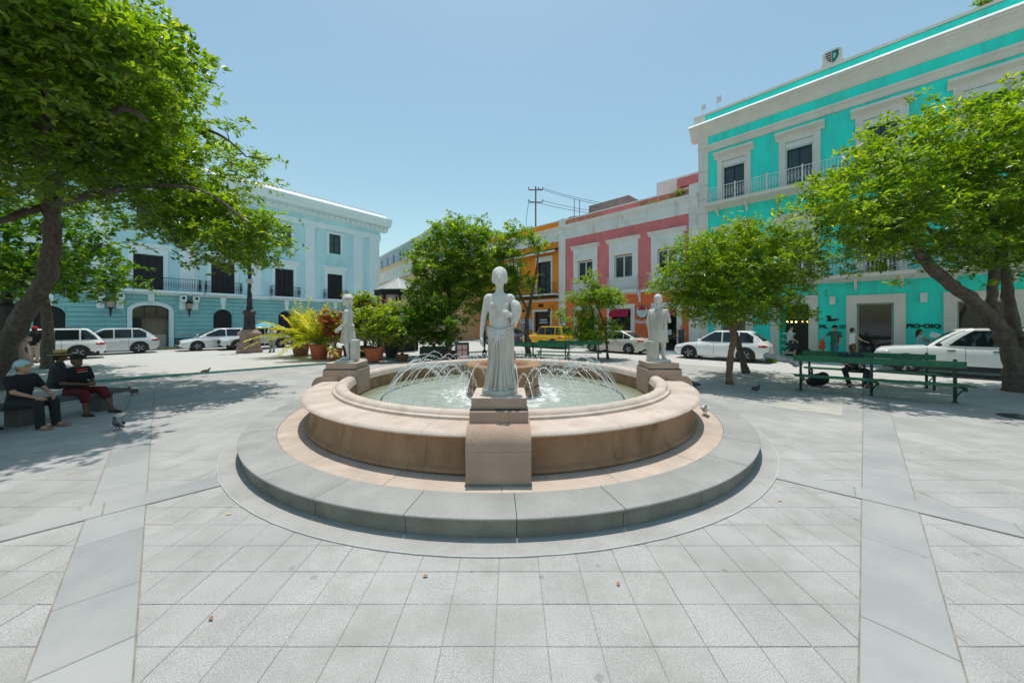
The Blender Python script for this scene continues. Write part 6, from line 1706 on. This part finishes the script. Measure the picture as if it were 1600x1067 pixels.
# person on the front bench
person('person in dark blue shirt on the farther green bench, facing the camera', Vector((10.93,11.97,-.02))+Vector((math.cos(brz),math.sin(brz),0))*.40-nb_*.20, brz, dict(SIT, knL=(.26,-.40,.53), knR=(-.26,-.40,.53), anL=(.17,-.55,.09), anR=(-.17,-.55,.09), toeL=(.20,-.72,.035), toeR=(-.20,-.72,.035)), skin_b, cloth('dark blue',(.02,.05,.06)), blk, m_trim, m_hair, group=PG, hpitch=.15)
bag = tag(soft(MB().ball((0,0,.22),(.30,.2,.20),12,8).ball((.18,.05,.34),(.16,.14,.12),8,6).ball((-.2,0,.15),(.2,.16,.14),8,6).build('backpack', cloth('black bag',(.012,.013,.014)), None, 180, loc=bc+nb_*1.3+Vector((-.75,.35,0))), .03, 4), 'black backpack on the ground between the two right benches', 'backpack')
# crumpled plastic sack beside the bench end
rs_ = np.random.RandomState(8); mb = MB()
for k in range(14): mb.ball((-.5+.075*k+rs_.randn()*.02, rs_.randn()*.05, .0+rs_.randn()*.03-.006*k),(.09,.09,.085+.03*rs_.rand()),8,6)
tag(soft(mb.build('plastic_sack', mat('crumpled grey plastic',(.55,.53,.56),.35,var=.15,scale=18,bump=.9,bscale=14), None, 180, loc=dp(1226,11.6,.86), rot=(0,R(14),R(-30))), .03, 2), 'crumpled grey plastic sack hanging at the left end of the front right bench', 'sack')
# kiosk with hipped roof
kq_ = empty('kiosk', dp(622,24.5,KH)); tag(kq_, 'small dark kiosk with grey hipped metal roof behind the plants', 'kiosk')
mRf = mat('grey roof metal', (.36,.37,.36), .5, var=.12, scale=2)
n = 8
for k in range(n):
    a0, a1 = 2*math.pi*(k+.5)/n, 2*math.pi*(k+1.5)/n
    rp = lambda a, r, z: (r*math.cos(a), r*math.sin(a), z)
    mb = MB(); mb.add([rp(a0,1.6,4.15),rp(a1,1.6,4.15),rp(a1,.10,4.95),rp(a0,.10,4.95),rp(a0,1.6,4.10),rp(a1,1.6,4.10),rp(a1,.10,4.90),rp(a0,.10,4.90)],[(0,1,2,3),(7,6,5,4),(0,4,5,1),(1,5,6,2),(2,6,7,3),(3,7,4,0)]); mb.build('roof_panel', mRf, kq_)
    MB().tube([rp(a0,1.62,4.16),rp(a0,.1,4.97)],.035,5).build('roof_rib', M['white'], kq_)
    MB().tube([rp(a0,1.3,0),rp(a0,1.3,4.0)],.08,6).build('post', mWood, kq_)
    mb = MB(); mb.add([rp(a0,1.55,3.78),rp(a1,1.55,3.78),rp(a1,1.55,4.11),rp(a0,1.55,4.11)],[(0,1,2,3)]); mb.build('fascia', flat('black fascia',(.015,.016,.017)), kq_)
    mb = MB(); mb.add([rp(a0,1.25,0),rp(a1,1.25,0),rp(a1,1.25,1.15),rp(a0,1.25,1.15)],[(0,1,2,3)]); mb.build('counter_panel', mB_shut, kq_)
MB().lathe([(0,4.92),(.14,4.92),(.08,5.02),(0,5.1)],10,close=False).build('roof_finial', mRf, kq_)
MB().lathe([(0,3.76),(1.5,3.76),(1.5,3.78),(0,3.78)],8,close=False).build('ceiling', mB_shut, kq_)
MB().bbox(.5,1.0,-1.42,-1.38,2.3,3.1,.01).build('menu_panel', M['white'], kq_)
# sandwich board
ab = empty('menu_board', dp(722,17.2), R(12)); tag(ab, 'folding menu board with pink printed sheets beside the dark hedge', 'menu board')
for s in (-1,1):
    p_ = MB().yz([(s*.03,1.05),(s*.30,0),(s*.33,0),(s*.06,1.05)], -.33, .33).build('board', flat('dark green board',(.012,.05,.04)), ab)
mb = MB()
for i in range(2):
    for j in range(3):
        z0 = .22+.25*j; f = lambda z: -.065-(1.05-z)*.27/1.05-.012
        x0 = -.24+.25*i; mb.add([(x0,f(z0),z0),(x0+.22,f(z0),z0),(x0+.22,f(z0+.21),z0+.21),(x0,f(z0+.21),z0+.21)],[(0,1,2,3)])
mb.build('printed_sheets', mat('pink printed sheets',(.52,.27,.23),.7,var=.5,scale=14,bump=0), ab)
# thin dark post with lantern beside the slender tree
lp = empty('garden_lamp', dp(757,21.6)); tag(lp, 'thin dark lantern post just left of the front statue', 'lamp post')
MB().lathe([(0,0),(.14,0),(.14,.25),(.06,.35),(.05,4.9),(.08,4.95),(.03,5.05),(0,5.05)],12,close=False).build('post', M['iron'], lp, 40)
MB().lathe([(0,5.0),(.10,5.0),(.15,5.35),(0,5.4)],8,close=False).build('lantern_glass', m_lamp, lp); MB().lathe([(0,5.58),(.18,5.38),(.17,5.35),(0,5.36)],8,close=False).build('lantern_hood', M['iron'], lp)
# lantern hanging before the pink building
hl_ = empty('street_lantern', on_right(-1.75,2.2)); tag(hl_, 'black street lantern on a post before the pink balcony', 'lamp post')
MB().lathe([(0,0),(.16,0),(.14,.5),(.06,.6),(.05,3.8),(.1,3.85),(0,3.9)],12,close=False).build('post', M['iron'], hl_, 40)
MB().lathe([(0,3.9),(.2,3.9),(.30,4.45),(0,4.5)],6,close=False).build('lantern_glass', m_lamp, hl_); MB().lathe([(0,4.85),(.06,4.75),(.34,4.5),(.33,4.45),(0,4.46)],6,close=False).build('lantern_hood', M['iron'], hl_)
# blue parasol behind the photographing woman
um = empty('parasol', dp(414,25.6,KH)); tag(um, 'light blue parasol behind the photographing person', 'parasol')
MB().lathe([(0,1.95),(.30,1.88),(.62,1.70),(.66,1.64),(.60,1.66),(.30,1.82),(0,1.9)],10,close=False).build('canopy', cloth('light blue',(.12,.42,.60)), um); MB().tube([(0,0,0),(0,0,1.95)],.02,6).build('pole', M['white'], um)
# red hydrant
hy = empty('hydrant', fr_ @ Vector((6.15,-1.2,.12))); hy.scale = (.72,.72,.85); tag(hy, 'small red hydrant on the sidewalk by the turquoise wall', 'hydrant')
mHy = flat('red-orange hydrant paint',(.55,.06,.015))
MB().lathe([(0,0),(.17,0),(.17,.06),(.12,.10),(.12,.95),(.17,1.0),(.17,1.06),(.12,1.12),(.08,1.25),(0,1.28)],14,close=False).build('barrel', mHy, hy, 40)
for s in (-1,1): MB().tube([(s*.10,0,.8),(s*.22,0,.8)],.07,10).build('outlet', mHy, hy)
# pigeons
def pigeon(label, loc, rz, c1, walk=0):
    e = empty('pigeon', loc, rz); tag(e, label, 'pigeon', 'pigeons on the paving')
    mb = MB(); mb.ball((0,0,.13),(.11,.062,.068),12,8); capsule(mb,(.075,0,.155),(.115,0,.215),.042,.026,8); mb.ball((.125,0,.228),(.030,.024,.025),8,6); capsule(mb,(-.08,0,.115),(-.20,0,.09),.035,.018,8)
    soft(mb.build('body', c1, e, 180), .010, 3)
    MB().lathe([(0,0),(.008,0),(.002,.03),(0,.03)],5,close=False).build('beak', m_trim, e, loc=(.148,0,.226), rot=(0,R(100),0))
    for s in (-1,1):
        soft(MB().ball((-.035,s*.055,.138),(.105,.014,.045),10,6).build('wing', c1, e, 180), .010, 2)
        MB().tube([(.0,s*.022,.075),(.01,s*.024,.01),(.035,s*.026,.005)],.006,5).build('leg', flat('pink leg',(.4,.12,.1)), e)
pgd = mat('slate pigeon feathers',(.06,.065,.075),.6,var=.4,scale=25); pgw = mat('white pigeon feathers',(.62,.62,.62),.6,var=.25,scale=25); pgb = mat('brown pigeon feathers',(.12,.10,.09),.6,var=.4,scale=25)
pigeon('dark pigeon standing just right of the coated statue pedestal', gp(1087,607), R(200), pgd)
pigeon('dark pigeon in the tree shade left of the benches', gp(1182,614), R(20), pgd)
pigeon('white and grey pigeon on the fountain apron at right', FC+Vector((4.15*math.cos(R(-17)),4.15*math.sin(R(-17)),.226)), R(250), pgw)
pigeon('pigeon on the painted kerb at left', gp(322,585,KH), R(10), pgb)
pigeon('brown pigeon in the left tree shade', gp(207,618), R(170), pgb)
pigeon('dark pigeon near the seated pair, lowest on the left', gp(184,672), R(160), pgd)
# dry leaves
for k, (px, py, c) in enumerate(((706*.375+400,900,0),(966,912,0),(330,966,0),(357,803,1),(108,740,1),(1219,782,1))):
    q = gp(px, py, .012); s = .026
    lf = MB().add([(-s,0,.004),(-.2*s,.55*s,.010),(s,.1*s,.002),(.1*s,-.5*s,.012),(0,0,.006)],[(0,4,1),(1,4,2),(2,4,3),(3,4,0)]).build('fallen_leaf', flat('dry leaf',((.33,.16,.08),(.62,.45,.12))[c],.8), None, loc=q, rot=(0,0,k*1.3))
    tag(lf, ('brown dry leaf just below the front of the fountain step','brown dry leaf right of centre below the step','brown dry leaf on the smooth slab at lower left','yellow leaf just left of the fountain ring','yellow leaf by the shade edge at far left','yellow leaf right of the fountain ring','brown dry leaf nearest the bottom edge of the photo')[k], 'leaf', 'fallen leaves on the paving')
